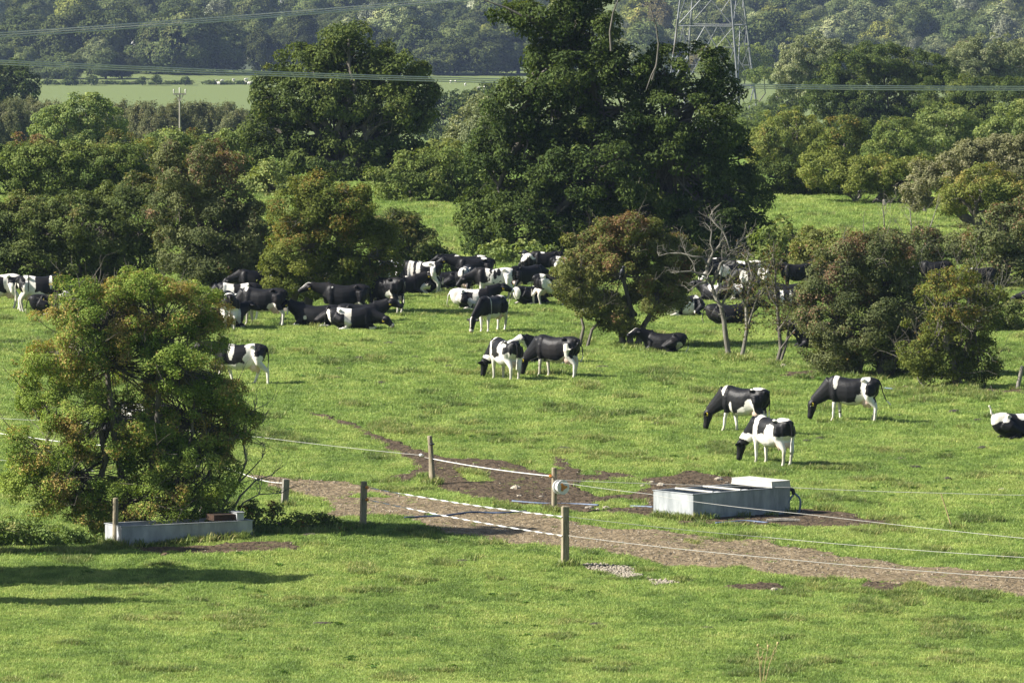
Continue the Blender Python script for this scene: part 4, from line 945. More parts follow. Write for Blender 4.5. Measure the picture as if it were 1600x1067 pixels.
def cow_shape(kind, head='graze', yaw=0.0, stride=0.0, tail='down'):
    """returns mesh + where its head, udder and tail tip are (for the coat)"""
    mb = MB(); info = {'kind': kind}; drop = 0
    if kind == 'stand':
        mb.rings([se((x, 0, z), w, ht, hb) for x, z, w, ht, hb in TRUNK])
        for s in (1, -1):
            k = stride * s
            mb.tube([(.56, .16 * s, 1.10), (.55 + k * .1, .19 * s, .84), (.52 + k * .25, .175 * s, .64), (.54 + k * .6, .16 * s, .40), (.535 + k * .85, .155 * s, .14), (.565 + k, .155 * s, .035), (.57 + k, .155 * s, 0)],
                    [.14, .125, .088, .058, .042, .055, .062], 9)
            k = -stride * s
            mb.tube([(-.54, .17 * s, 1.15), (-.56 + k * .1, .20 * s, .95), (-.54 + k * .3, .20 * s, .76), (-.66 + k * .5, .185 * s, .60), (-.735 + k * .7, .17 * s, .47), (-.69 + k * .9, .165 * s, .17), (-.655 + k, .165 * s, .04), (-.65 + k, .165 * s, 0)],
                    [(.20, .16), (.21, .15), (.165, .12), .095, .066, .046, .055, .062], 9)
            mb.ell((.53, .195 * s, 1.05), (.17, .09, .32)); mb.ell((-.62, .19 * s, 1.02), (.17, .08, .26)); mb.ell((-.40, .25 * s, 1.335), (.09, .055, .055)); mb.ell((-.79, .11 * s, 1.27), (.06, .05, .06))
        mb.ell((-.46, 0, .63), (.21, .165, .17)); info['udder'] = (-.46, 0, .60)
        for sx in (-.08, .08):
            for s in (1, -1): mb.tube([(-.46 + sx, .07 * s, .52), (-.46 + sx, .075 * s, .42)], [.024, .016], 6)
        mb.ell((.70, 0, .80), (.16, .09, .15))
        if head == 'graze':
            c, s_ = math.cos(yaw), math.sin(yaw)
            poll = (.72 + .60 * c, .60 * s_, .60); nose = (.72 + .70 * c, .70 * s_, .06); neck(mb, (.64, 0, 1.14), poll, .29, .125, .02)
        elif head == 'level':
            c, s_ = math.cos(yaw), math.sin(yaw)
            poll = (.70 + .62 * c, .62 * s_, 1.36); nose = (.70 + 1.08 * c, 1.08 * s_, 1.10); neck(mb, (.62, 0, 1.20), poll, .25, .12)
        else:
            c, s_ = math.cos(yaw), math.sin(yaw)
            poll = (.70 + .55 * c, .55 * s_, 1.0); nose = (.70 + .88 * c, .88 * s_, .62); neck(mb, (.64, 0, 1.18), poll, .25, .12)
        sd = (-math.sin(yaw), math.cos(yaw), 0)
        if tail == 'down': tl = [(-.80, 0, 1.33), (-.89, 0, 1.22), (-.92, .01, .95), (-.91, .03, .65), (-.90, .03, .42)]
        elif tail == 'side': tl = [(-.80, 0, 1.33), (-.90, .04, 1.24), (-.88, .20, 1.08), (-.72, .33, .98), (-.48, .37, .93)]
        elif tail == 'out': tl = [(-.80, 0, 1.33), (-.90, 0, 1.20), (-.96, -.01, .95), (-1.06, -.02, .72), (-1.22, -.03, .55)]
        mb.tube(tl, [.045, .032, .026, .026, .04], 7)
        info['tail'] = tl
    else:
        drop = .585
        rs = []
        for x, z, w, ht, hb in TRUNK:
            low = max(z - drop - hb, -.02); zc = z - drop
            rs.append(se((x, 0, zc), w * (1.16 if -.6 < x < .6 else 1.08), ht, max(.06, zc - low), e=2.3))
        mb.rings(rs)
        for s in (1, -1):
            mb.tube([(.55, .17 * s, .48), (.56, .22 * s, .24), (.82, .22 * s, .10), (.92, .21 * s, .09), (.80, .24 * s, .05), (.60, .27 * s, .04)], [.15, .12, .075, .062, .05, .055], 8)
            mb.ell((.55, .2 * s, .46), (.16, .09, .28)); mb.ell((-.40, .27 * s, .745), (.07, .05, .05))
        mb.tube([(-.50, .18, .50), (-.34, .34, .42), (-.02, .40, .24), (-.22, .44, .10), (-.48, .42, .07), (-.18, .47, .045), (.02, .47, .04)], [.22, .20, .13, .075, .062, .046, .05], 9)
        mb.tube([(-.50, -.18, .50), (-.34, -.32, .40), (-.02, -.36, .22), (-.24, -.40, .09), (-.46, -.38, .06), (-.16, -.42, .045), (.02, -.42, .04)], [.22, .19, .12, .07, .06, .046, .05], 9)
        c, s_ = math.cos(yaw), math.sin(yaw)
        if head == 'up': poll = (.70 + .42 * c, .42 * s_, .90); nose = (.70 + .90 * c, .90 * s_, .68); neck(mb, (.62, 0, .60), poll, .29, .14)
        elif head == 'low': poll = (.68 + .58 * c, .58 * s_, .45); nose = (.68 + .92 * c, .92 * s_, .12); neck(mb, (.64, 0, .58), poll, .24, .12)
        else: poll = (.66 + .42 * c, .42 * s_, .50); nose = (.55 + .0 * c, .72 * s_, .14); neck(mb, (.64, 0, .58), poll, .24, .13)
        sd = (-math.sin(yaw), math.cos(yaw), 0)
        if tail == 'up': tl = [(-.78, 0, .75), (-.86, 0, .80), (-.87, .02, .95), (-.93, .03, 1.05)]; mb.tube(tl, [.05, .04, .035, .045], 7)
        else: tl = [(-.80, 0, .74), (-.92, .05, .55), (-.95, .16, .22), (-.86, .32, .05)]; mb.tube(tl, [.04, .03, .028, .035], 7)
        info['tail'] = tl; info['udder'] = (-.42, .12, .10)
    fr = head_parts(mb, poll, nose, sd)
    info.update(poll=Vector(poll), nose=Vector(nose), fr=fr, side=Vector(sd), drop=drop)
    me0 = mb.mesh('cow_raw', None)
    o = bpy.data.objects.new('cow_raw', me0); COL.objects.link(o)
    r = o.modifiers.new('r', 'REMESH'); r.mode = 'VOXEL'; r.voxel_size = .024; r.use_smooth_shade = True
    s = o.modifiers.new('s', 'SMOOTH'); s.factor = .5; s.iterations = 8
    dg = bpy.context.evaluated_depsgraph_get(); dg.update()
    me = bpy.data.meshes.new_from_object(o.evaluated_get(dg), depsgraph=dg)
    bpy.data.objects.remove(o); bpy.data.meshes.remove(me0)
    n = len(me.vertices); co = np.empty(n * 3, np.float32); me.vertices.foreach_get('co', co)
    info['co'] = co.reshape(-1, 3).astype(float); info['mesh'] = me
    me.materials.clear(); me.materials.append(M['cow'])
    me.polygons.foreach_set('use_smooth', np.ones(len(me.polygons), bool))
    return info
SHAPES = {}
def shape(*k):
    if k not in SHAPES: SHAPES[k] = cow_shape(*k)
    return SHAPES[k]
def coat(info, spec, seed):
    co = info['co']; drop = info['drop']; n = len(co)
    x, y, z = co[:, 0], co[:, 1], co[:, 2] + drop
    nz = .34 * vnoise(co, 4.0, seed) + .24 * vnoise(co, 10, seed + 1) + .12 * vnoise(co, 22, seed + 2)
    wt = np.zeros(n, bool)
    onhead = ((co - np.array(info['poll'])) @ np.array((info['nose'] - info['poll']).normalized())) > -.12
    hd = np.linalg.norm(co - np.array(info['poll'] + info['nose']) / 2, axis=1) < .48
    head = onhead & hd & (x > .55)
    for pt in spec.get('p', []):
        c, sd, px, pz, rx, rz = pt
        f = ((x - px) / rx) ** 2 + ((z - pz) / rz) ** 2 + nz * 1.1
        m = (f < 1) & ~head
        if sd == 'L': m &= y > -.02 + .05 * nz
        if sd == 'R': m &= y < .02 + .05 * nz
        wt[m] = (c == 'w')
    if 'belly' in spec: wt[(z + .12 * nz < spec['belly']) & ~head & (x < .62) & (z > .3)] = True
    lg = spec.get('legs', .36)
    if drop == 0: wt[(co[:, 2] + .10 * nz < lg) & ~head] = True
    if 'blacklegs' in spec and drop == 0: wt[(co[:, 2] < .5) & ~head] = False
    if drop and spec.get('feet', 1): wt[(co[:, 2] < .13) & (np.abs(y) > .2) & ((x > .66) | (np.abs(y) > .37)) & (nz > -.1)] = True
    pollv = np.array(info['poll']); ax = np.array((info['nose'] - info['poll'])); L = np.linalg.norm(ax); ax /= L
    t = (co - pollv) @ ax / L; sdv = np.array(info['side']); lat = np.abs((co - pollv) @ sdv); fr = (co - pollv) @ np.array(info['fr'])
    b = spec.get('blaze', 0)
    if b: wt[head & (fr > .03) & (lat < .055 * b + .03 * nz) & (t > -.1) & (t < .8)] = True
    if spec.get('muzzle'): wt[head & (t > .80)] = True
    if spec.get('whiteface'): wt[head & (t > .08) & (lat < .14)] = True
    white = np.array([.72, .69, .63]); black = np.array([.0085, .0085, .0095])
    tone = .5 + .5 * vnoise(co, 2.2, seed + 4)[:, None]
    col = np.where(wt[:, None], white * (.90 + .10 * tone), black * (.8 + .5 * tone) + np.array([.007, .004, .001]) * np.clip(tone - .55, 0, 1) * 2)
    ud = np.array(info['udder']); du = np.linalg.norm((co - ud) / np.array([.27, .2, .24]), axis=1) < 1
    if drop == 0: du &= (z < .70); col[du] = np.array([.66, .50, .43])
    tl = np.array(info['tail'][-1]); tt = np.linalg.norm(co - tl, axis=1) < spec.get('tailw', .30)
    if drop == 0: tt &= (x < -.78) | ((np.abs(y) > .32) & (z > .8)); 
    if spec.get('tailw', .3): col[tt] = np.array([.66, .62, .54])
    if drop == 0: col[co[:, 2] < .05] = np.array([.10, .085, .06])
    mz = head & (t > .93) & (col[:, 0] > .3); col[mz] = np.array([.5, .36, .32])
    dirt = np.clip(vnoise(co, 3.0, seed + 7) * .5 + .32 - np.clip(co[:, 2], 0, 1) * .5, 0, .5)[:, None]
    col = col * (1 - dirt) + np.array([.20, .15, .08]) * np.where(col > .2, dirt, 0) + col * np.where(col > .2, 0, dirt)
    return col
TAGM = None
def cow(px, py, head_deg, shp, spec, label, sc=1.0, seed=None, tags=False):
    global TAGM
    info = shape(*shp); p = ground(px, py)
    me = info['mesh'].copy(); me.name = 'cow'
    n = len(me.vertices); a = me.color_attributes.new('Col', 'FLOAT_COLOR', 'POINT')
    c = np.ones((n, 4), np.float32); c[:, :3] = coat(info, spec, seed or (px * 7 + py) % 997); a.data.foreach_set('color', c.ravel())
    o = link('cow', me, None, (p.x, p.y, p.z - .012)); o.scale = (sc,) * 3; o.rotation_euler = (0, 0, R(head_deg))
    tag(o, label, 'cow', 'dairy cows of the grazing herd')
    if tags:
        if TAGM is None:
            mb = MB(); mb.box((0, 0, 0), (.075, .014, .09)); mb.box((0, 0, .052), (.03, .018, .02)); TAGM = mb.mesh('ear_tag', M['tag'])
        for s in (1, -1):
            q = info['poll'] + (info['nose'] - info['poll']).normalized() * .07 + info['side'] * (.20 * s) - info['fr'] * .07
            link('ear_tag', TAGM, o, q)
    return o
G, LV, UP_ = 'graze', 'level', 'up'
gr = lambda yaw=0.0, st=0.0, tl='down': ('stand', 'graze', yaw, st, tl)
lv = lambda yaw=0.0, st=0.0, tl='down': ('stand', 'level', yaw, st, tl)
mid = lambda yaw=0.0, st=0.0, tl='down': ('stand', 'mid', yaw, st, tl)
ly = lambda h='up', yaw=0.0, tl='down': ('lie', h, yaw, 0.0, tl)
def pied(seed, k=5, c='w'):
    r = random.Random(seed); o = []
    for _ in range(k): o.append((c, r.choice('LRB'), r.uniform(-.8, .7), r.uniform(.8, 1.35), r.uniform(.12, .32), r.uniform(.15, .40)))
    return o
BELT = [('w', 'B', .05, 1.0, .17, .6)]
B_ = 'B'
cow(871, 590, 146, gr(0, .10, 'side'), dict(legs=.36, p=[('w', B_, -.5, .62, .28, .16), ('w', 'L', -.52, .55, .16, .25)], belly=.60), 'black cow with white shins grazing, pale tail swung across its flank', tags=True)
cow(790, 594, 116, gr(.25, .05), dict(legs=.80, belly=.72, p=[('w', 'L', -.30, .95, .20, .42), ('w', 'L', -.45, .70, .4, .3), ('w', B_, .62, 1.1, .12, .5), ('w', B_, -.55, 1.4, .1, .08), ('w', 'L', -.05, 1.15, .06, .2)]), 'grazing cow seen from behind with white lower half, beside the black grazing one')
cow(769, 520, 238, gr(-.1, 0), dict(legs=.55, belly=.74, blaze=.3, muzzle=1, p=[('w', B_, .50, 1.0, .03, .5), ('w', B_, -.55, 1.38, .18, .06), ('w', 'L', -.75, .8, .2, .4)]), 'grazing black cow facing the camera with a white blaze and white udder', .93, tags=True)
cow(738, 481, 6, ly('up', .1), dict(p=[('w', B_, -.72, 1.0, .26, .6), ('w', B_, .10, 1.05, .12, .6), ('w', B_, -.12, .9, .1, .16), ('w', B_, -.45, 1.35, .3, .12), ('w', B_, .75, .7, .2, .2), ('w', B_, .0, 1.33, .25, .09)], muzzle=1), 'lying cow with white hindquarters and black patches, head raised to the right', tags=True)
cow(1164, 678, 144, gr(.1, .16), dict(legs=.46, p=[('w', 'L', -.38, .80, .20, .26), ('w', 'L', -.18, .66, .3, .16), ('w', B_, .66, 1.30, .08, .18), ('w', B_, -.55, 1.40, .2, .07), ('w', 'L', .36, .78, .06, .22)], belly=.60), 'grazing black cow with white flank splash, partly behind another grazing cow', tags=True)
cow(1207, 728, 126, gr(.22, .04), dict(legs=.88, belly=.82, blaze=0, p=[('w', 'L', -.22, .88, .22, .34), ('w', B_, -.58, 1.42, .24, .12), ('w', B_, .45, 1.15, .10, .55), ('w', 'L', .15, .72, .3, .2), ('b', 'L', -.62, 1.02, .18, .28), ('b', B_, -.80, 1.0, .09, .30), ('w', 'L', -.80, .72, .2, .2)]), 'white-legged cow grazing closest to the metal trough, seen from behind')
cow(1333, 659, 160, gr(0, .08, 'out'), dict(legs=.30, p=[('w', B_, .50, 1.30, .08, .22), ('w', B_, -.45, 1.36, .13, .14), ('w', B_, -.42, 1.02, .10, .3), ('w', 'L', -.46, .66, .30, .26)], belly=.62, tailw=.2), 'grazing black cow with white shoulder stripe and thin tail swinging out', tags=True)
cow(1590, 684, 18, ly('low', 0, 'up'), dict(p=[('w', B_, -.62, 1.32, .26, .18), ('w', B_, .05, 1.36, .16, .16)], feet=0, tailw=.6), 'lying black cow at the picture edge holding up a white tail')
cow(1040, 549, 168, ly('up', .55), dict(p=[('w', 'L', -.55, .80, .08, .16), ('w', 'L', -.62, .95, .1, .1)], feet=0, blaze=.4), 'lying black cow with white hip mark to the right of the russet hawthorn trunks', .88)
cow(1281, 545, 196, ly('up', 0), dict(p=[], feet=0), 'black cow lying behind the large thorn bush, only its head showing')
cow(377, 600, 172, lv(0, .26), dict(legs=.62, belly=.76, p=[('w', B_, -.30, 1.1, .20, .6), ('b', 'L', -.05, 1.15, .16, .2), ('w', B_, .3, 1.2, .1, .4), ('w', 'L', -.62, .80, .2, .22)]), 'walking white and black cow coming out behind the orange hawthorn')
cow(548, 516, 2, ly('low', -.3), dict(p=[('w', B_, -.10, 1.05, .12, .7), ('w', B_, -.32, 1.32, .22, .12), ('w', B_, -.82, .95, .08, .4)], blaze=0, muzzle=1), 'lying black cow with one white belt and lowered head', tags=True)
cow(497, 508, 176, ly('up', 0), dict(p=[('w', 'L', .45, .95, .06, .07)], feet=1), 'lying all black cow facing the slanting hawthorn trunk, head raised', tags=True)
cow(562, 508, 4, ly('up', -.2), dict(p=[], feet=0), 'lying black cow half hidden behind the white belted one', tags=True)
cow(541, 503, 178, lv(0, .05), dict(legs=.34, p=[('w', 'L', -.46, .62, .16, .12), ('w', 'L', .5, 1.3, .03, .03)], blaze=.7), 'standing black cow gazing along behind the two lying cows', tags=True)
cow(603, 491, 140, mid(.4, .04), dict(legs=.36, p=[('w', 'L', -.40, .72, .2, .20)]), 'standing black cow seen from its rump with white udder and socks')
cow(412, 508, 168, gr(0, .08), dict(legs=.32, p=[('w', 'L', -.40, .66, .2, .2), ('w', B_, .62, 1.38, .07, .1)], belly=.58), 'black cow grazing under the olive hawthorn beside the slanting trunk', tags=True)
cow(357, 514, 96, gr(-.35, .06), dict(legs=.55, p=[('w', B_, -.55, 1.42, .14, .1), ('w', B_, -.8, .62, .3, .25)], tailw=.4), 'cow seen straight from behind near the top of the orange hawthorn')
cow(372, 500, 182, gr(0, 0), dict(legs=.5, belly=.7, p=[('w', B_, .35, 1.05, .20, .7), ('w', B_, -.25, 1.05, .16, .7), ('w', B_, -.6, .9, .2, .2)]), 'grey-white banded cow standing behind the cow seen from behind')
cow(402, 474, 186, mid(0, 0), dict(legs=.3, p=[('w', B_, -.6, 1.2, .14, .2)]), 'black cow standing in shade below the red hawthorn', 0.9)
cow(352, 462, 175, mid(0, 0), dict(legs=.3, p=[], whiteface=1), 'black cow with white face deep in the shade of the red hawthorn', 0.85)
cow(425, 470, 8, ly('up', 0), dict(p=[('w', B_, -.6, 1.15, .3, .25)]), 'lying cow with a white rump under the olive hawthorn')
cow(345, 512, 20, ly('up', .3), dict(p=[('w', B_, .6, 1.1, .12, .3)]), 'lying black cow just showing past the top of the orange hawthorn')
cow(528, 468, 200, mid(0, 0), dict(legs=.5, p=pied(3, 5), whiteface=1), 'white speckled cow in the dark under the olive hawthorn', 0.9)
cow(563, 470, 170, mid(0, 0), dict(legs=.4, p=pied(5, 4)), 'black cow with small white marks in the shade behind the black standing cow', 0.9)
cow(600, 466, 195, mid(0, 0), dict(legs=.4, p=pied(8, 4), blaze=1.2), 'black cow with white blaze in shade at the hawthorn edge', 0.9)
cow(634, 456, 205, lv(.3, 0), dict(legs=.5, belly=.7, whiteface=1, p=pied(21, 4)), 'white faced cow standing by the dark rounded bush', 0.9)
cow(660, 458, 165, mid(.2, 0), dict(legs=.5, belly=.75, p=[('w', B_, .1, 1.2, .10, .4), ('w', B_, -.3, 1.32, .3, .10), ('w', B_, -.55, .9, .12, .5), ('w', B_, .45, 1.1, .12, .5)]), 'patchy white and black cow standing beside the white faced one', 0.92)
cow(628, 459, 4, ly('up', .05), dict(p=[('w', 'R', -.5, .72, .3, .12)], feet=0, blaze=.8), 'lying black cow with raised head in front of the patchy pair', 0.9, tags=True)
cow(656, 458, 178, ly('low', .2), dict(p=[('w', B_, .3, .85, .7, .34), ('w', B_, .6, 1.1, .2, .3)]), 'lying cow with grey-white side and white leg before the dark bush', 0.9)
cow(692, 452, 178, ly('curl', .9), dict(p=[('w', B_, .30, 1.05, .09, .6)], feet=0), 'lying black cow with narrow white belt beyond the resting cow', 0.9)
cow(733, 447, 190, lv(0, 0), dict(legs=.4, p=[('w', B_, .58, 1.30, .14, .15), ('w', B_, -.55, 1.38, .2, .06)]), 'standing black cow with white neck patch at the rear of the central cluster', 0.88)
cow(742, 452, 186, lv(-.1, .05), dict(legs=.4, p=[('w', B_, -.4, 1.38, .12, .05)], blaze=0), 'dark standing cow stretching its neck over the lying belted cow', 0.9, tags=True)
cow(728, 466, 82, gr(.2, 0), dict(legs=.5, p=[('w', B_, -.80, 1.25, .07, .35), ('w', 'R', -.55, 1.25, .10, .45)]), 'black rump with white edges turned to the camera in the central cluster', 0.92)
cow(772, 468, 184, mid(0, .08), dict(legs=.7, belly=.8, p=[('w', B_, -.35, 1.0, .55, .6), ('b', B_, -.18, 1.22, .10, .16), ('b', B_, -.02, 1.12, .08, .2), ('b', B_, -.25, .80, .05, .07), ('w', B_, .28, 1.28, .10, .2), ('b', B_, -.82, 1.1, .1, .25)]), 'mostly white cow with a few black spots standing in the central cluster', 0.92)
cow(824, 436, 96, lv(0, 0), dict(legs=.5, p=[('w', B_, -.7, 1.3, .2, .2), ('w', 'L', -.5, 1.2, .3, .2)]), 'white topped cow rear beneath the great oak edge', 0.8)
cow(822, 461, 32, mid(-.2, .05), dict(legs=.35, p=[('w', B_, .2, .6, .25, .1)]), 'black cow standing side on behind the half-risen cow by the russet hawthorn', 0.85)
cow(828, 474, 40, ly('low', -.4), dict(p=[('w', B_, .35, 1.28, .18, .2), ('w', B_, -.8, 1.1, .1, .35)]), 'lying black cow with white shoulder patch at the russet hawthorn edge', 0.92)
cow(862, 475, 20, gr(-.2, .1), dict(legs=.6, belly=.75, p=pied(31, 5)), 'white legged cow grazing half behind the russet hawthorn leaves', 0.88)
cow(856, 432, 185, mid(0, 0), dict(legs=.3, p=[('w', B_, .3, 1.35, .12, .06)]), 'black cow in the oak shade above the russet hawthorn', 0.75)
cow(885, 440, 10, mid(0, 0), dict(legs=.3, p=pied(41, 2)), 'black cow with a white mark deep in the oak shade', 0.75)
cow(868, 568, 176, ly('up', .3), dict(p=pied(51, 3), whiteface=1), 'lying cow hidden behind the black grazing cow, only a pale ear showing')
cow(935, 499, 8, ly('low', 0), dict(p=pied(61, 3)), 'lying black and white cow behind the forked low trunk of the russet hawthorn', 0.9)
cow(1062, 495, 6, ly('curl', -.9), dict(p=[('w', B_, .35, .75, .3, .5), ('w', B_, -.5, .8, .4, .4), ('w', B_, .65, 1.0, .15, .5)]), 'lying white flanked cow half under the russet hawthorn', 0.92)
cow(1138, 507, 4, ly('up', .2), dict(p=[], feet=0), 'lying all black cow behind the leafless dead tree')
cow(1165, 448, 178, mid(0, 0), dict(legs=.6, belly=.72, p=[('w', B_, .25, 1.36, .22, .12), ('w', B_, -.45, 1.40, .35, .10), ('w', B_, .1, 1.2, .08, .2), ('w', B_, -.7, .8, .16, .4)]), 'white backed cow standing beyond the dead tree', 0.78)
cow(1110, 446, 186, lv(.2, 0), dict(legs=.4, p=[('w', B_, -.2, 1.38, .1, .05)], muzzle=1), 'black cow with pale muzzle between russet hawthorn and dead tree', 0.8, tags=True)
cow(1140, 456, 200, mid(.2, 0), dict(legs=.45, p=pied(71, 4), whiteface=1), 'pied cow seen through the dead tree branches', 0.8)
cow(1178, 462, 170, gr(0, 0), dict(legs=.55, belly=.75, p=pied(81, 4)), 'grey shaded cow grazing behind the thin sparse hawthorn', 0.8)
cow(1120, 470, 150, ly('up', .2), dict(p=pied(91, 2), feet=0), 'dark lying cow in the shadow behind the dead tree trunk', 0.8)
cow(1152, 468, 12, ly('up', 0), dict(p=pied(95, 3)), 'lying speckled cow between dead tree and thin hawthorn', 0.8)
cow(1228, 478, 4, ly('up', 0), dict(p=[('w', B_, -.22, 1.0, .09, .6), ('w', B_, .18, .9, .06, .5), ('w', B_, .55, 1.1, .05, .2)], blaze=.8), 'lying black cow with two white belts behind the slender hawthorn', 0.85)
cow(1232, 466, 176, ly('low', 0), dict(p=[('w', B_, -.6, 1.2, .06, .2)], feet=0), 'dark lying cow behind the double belted one', 0.8)
cow(1246, 452, 192, lv(.1, 0), dict(legs=.0, p=[], blacklegs=1, muzzle=1, tailw=0), 'all black cow standing below the russet bush, head level', 0.78, tags=True)
cow(1462, 450, 178, mid(0, 0), dict(legs=.2, p=[]), 'black cow almost hidden behind the yellow-green thorn bush', 0.72)
cow(1532, 459, 176, gr(.1, .05), dict(legs=.25, p=[('w', B_, .48, 1.30, .05, .16)]), 'black cow with small white shoulder flash under the edge hawthorn', 0.72)
cow(1537, 478, 184, ly('up', 0), dict(p=[], feet=0), 'black lying cow just visible above the yellow-green thorn bush', 0.75)
cow(1625, 480, 178, ly('low', 0), dict(p=[], feet=0), 'dark back of a lying cow behind the low overhanging bush', 0.75)
cow(62, 487, 3, mid(-.3, .05), dict(legs=.5, p=[('w', B_, -.52, 1.1, .10, .5), ('w', B_, -.28, 1.05, .13, .7), ('w', 'R', .42, 1.18, .05, .26), ('w', B_, -.3, .62, .6, .2), ('b', B_, -.6, 1.2, .08, .14)], belly=.72, tailw=.7), 'white banded black cow standing against the dark hedge, facing into it')
cow(-2, 483, 176, mid(0, .12), dict(legs=.6, belly=.72, p=[('w', B_, -.4, 1.38, .4, .1), ('w', B_, -.5, .85, .2, .25), ('w', B_, -.3, 1.1, .08, .3)]), 'cow cut off by the picture edge in front of the dark hedge')
cow(80, 492, 20, ly('up', .2), dict(p=pied(101, 3)), 'lying cow below the white banded cow near the orange hawthorn top')
cow(228, 704, 160, gr(0, .1), dict(legs=.6, p=pied(111, 5), belly=.7), 'cow hardly visible through the branches of the orange hawthorn')
# ------------------------------------------------------------------ fence, troughs and small things
def post(px, py, top, r, label, kind='round', lean=0.0, mat='post', name='fence_post', tops=None):
    b = ground(px, py); hgt = (py - top) * b.y / F
    root = empty(name, b, label, 'fence post', 'wooden fence posts of the paddock')
    mb = MB(); ln = Vector((lean, 0, hgt))
    if kind == 'square':
        tl = Matrix.Rotation(math.atan2(lean, hgt), 4, 'Y')
        mb.box(ln * .5 - Vector((0, 0, .06)), (r * 2, r * 2, hgt + .12), R(18), .96, tl)
        mb.box(ln + Vector((0, 0, .006)), (r * 1.7, r * 1.7, .02), R(18), .8, tl)
    else:
        mb.tube([Vector((0, 0, -.1)), ln * .3, ln * .7, ln * .985, ln], [r * 1.05, r, r * .96, r * .94, r * .8], 12)
    mb.build('shaft', M[mat], root, smooth=False)
    return root, b, hgt
def insulator(parent, base, p, dirv, mat='orange'):
    mb = MB(); d = Vector(dirv).normalized(); q = Vector(p) - Vector(base)
    mb.tube([q, q + d * .05, q + d * .06, q + d * .10, q + d * .11, q + d * .16], [.018, .018, .045, .045, .025, .02], 8)
    mb.build('insulator', M[mat], parent, smooth=False)
pA, bA, _ = post(180, 853, 775, .075, 'round weathered post standing against the end of the stained trough', lean=.02)
post(213, 826, 778, .07, 'post rising behind the stained trough out of the orange hawthorn'); post(316, 824, 769, .075, 'dark old post behind the stained trough near its rusty box', mat='oldpost')
post(310, 742, 708, .06, 'small post inside the orange hawthorn by the white rope', mat='oldpost')
post(444, 794, 751, .085, 'short grey split post right of the bare branches', 'square', .05, 'oldpost')
pE, bE, hE = post(567, 829, 755, .075, 'square post holding two orange tape handles', 'square', .03)
post(674, 758, 690, .065, 'upright post partly hidden behind its leaning partner', lean=-.02); pF, bF, hF = post(677, 759, 682, .07, 'tall post leaning against its partner beside the mud', lean=-.10)
pG, bG, hG = post(866, 802, 731, .075, 'round post carrying the white rope reel'); pH, bH, hH = post(883, 883, 789, .085, 'square post standing closest to the camera by the stony track', 'square')
post(1589, 611, 573, .07, 'dark post leaning over at the picture edge beneath the overhanging bush', lean=.18, mat='oldpost')
for (px, py, top, lean, lab, r) in ((1489, 826, 770, -.32, 'thin yellow cane stake leaning in the grass', .022), (1554, 622, 605, -.12, 'short pale stick stuck in the ground below the yellow-green thorn bush', .02), (1438, 607, 578, .1, 'broken white stick under the yellow-green thorn bush', .02)):
    b = ground(px, py); mb = MB(); hh = (py - top) * b.y / F
    mb.tube([Vector((0, 0, -.05)), Vector((lean * .5, .01, hh * .5)), Vector((lean, 0, hh))], [r, r * .9, r * .8], 6)
    mb.box((lean, 0, hh + .008), (r * 1.5, r * 1.5, .016))
    o = mb.build('stake', M['cane'] if r > .021 else M['deadwood'], None, loc=b); tag(o, lab, 'stake')
def rope(pts, r, mat, label, name='rope', sag=.0, twist=False, cat='rope', group='electric fence lines'):
    P = [Vector(p) for p in pts]; out = []
    for a, b in zip(P[:-1], P[1:]):
        n = max(8, int((b - a).length / .25))
        for i in range(n): t = i / n; q = a.lerp(b, t); q.z -= sag * 4 * t * (1 - t); out.append(q)
    out.append(P[-1]); c = out[0].copy(); mb = MB()
    if twist:      # flat tape turning about its own length
        vs = []; fs = []; n = len(out); s = 0
        fine = []
        for a, b in zip(out[:-1], out[1:]):
            for k in range(4): fine.append(a.lerp(b, k / 4))
        fine.append(out[-1]); wv = .016; th = .002
        for i, q in enumerate(fine):
            t = (fine[min(i + 1, len(fine) - 1)] - fine[max(0, i - 1)]).normalized()
            if i: s += (q - fine[i - 1]).length
            a = t.cross(Vector((0, 0, 1))).normalized(); u = a.cross(t)
            ph = s * 2 * math.pi / (twist * 2) + .35 * math.sin(s * 1.3); d = a * math.cos(ph) + u * math.sin(ph); e = d.cross(t)
            for sg1, sg2 in ((1, 1), (1, -1), (-1, -1), (-1, 1)): vs.append(tuple(q - c + d * wv * sg1 + e * th * sg2))
        for i in range(len(fine) - 1):
            for k in range(4): k2 = (k + 1) % 4; fs.append((i * 4 + k, i * 4 + k2, i * 4 + 4 + k2, i * 4 + 4 + k))
        mb.add(vs, fs)
    else: mb.tube([q - c for q in out], [r] * len(out), 5)
    o = mb.build(name, M[mat], None, loc=c); tag(o, label, cat, group); return o
def on(b, hgt, dx=0, dy=-.08): return Vector((b.x + dx, b.y + dy, b.z + hgt))
h_e1, h_e2 = hE - 8 * bE.y / F, hE - 27 * bE.y / F
h_h1, h_h2 = hH - 15 * bH.y / F, hH - 45 * bH.y / F
e1, e2 = on(bE, h_e1, .08), on(bE, h_e2, .08); g1, g2 = on(bH, h_h1, -.08), on(bH, h_h2, -.08)
for a, b_, lab in ((e1, g1, 'upper white gate tape twisting across the track'), (e2, g2, 'lower white gate tape twisting across the track')):
    insulator(pE, bE, a, b_ - a); rope([a + (b_ - a).normalized() * .15, b_], .02, 'rope', lab, 'gate_tape', .05, .62, 'tape', 'gate tapes across the track')
def far_end(px, py, h=.8): return at_h(px, py, h)
f1 = on(bF, hF - 36 * bF.y / F, .0); gt = on(bG, hG - 13 * bG.y / F, -.07)
rope([f1, gt], .012, 'rope', 'white braided rope from the leaning post pair to the reel post', sag=.04)
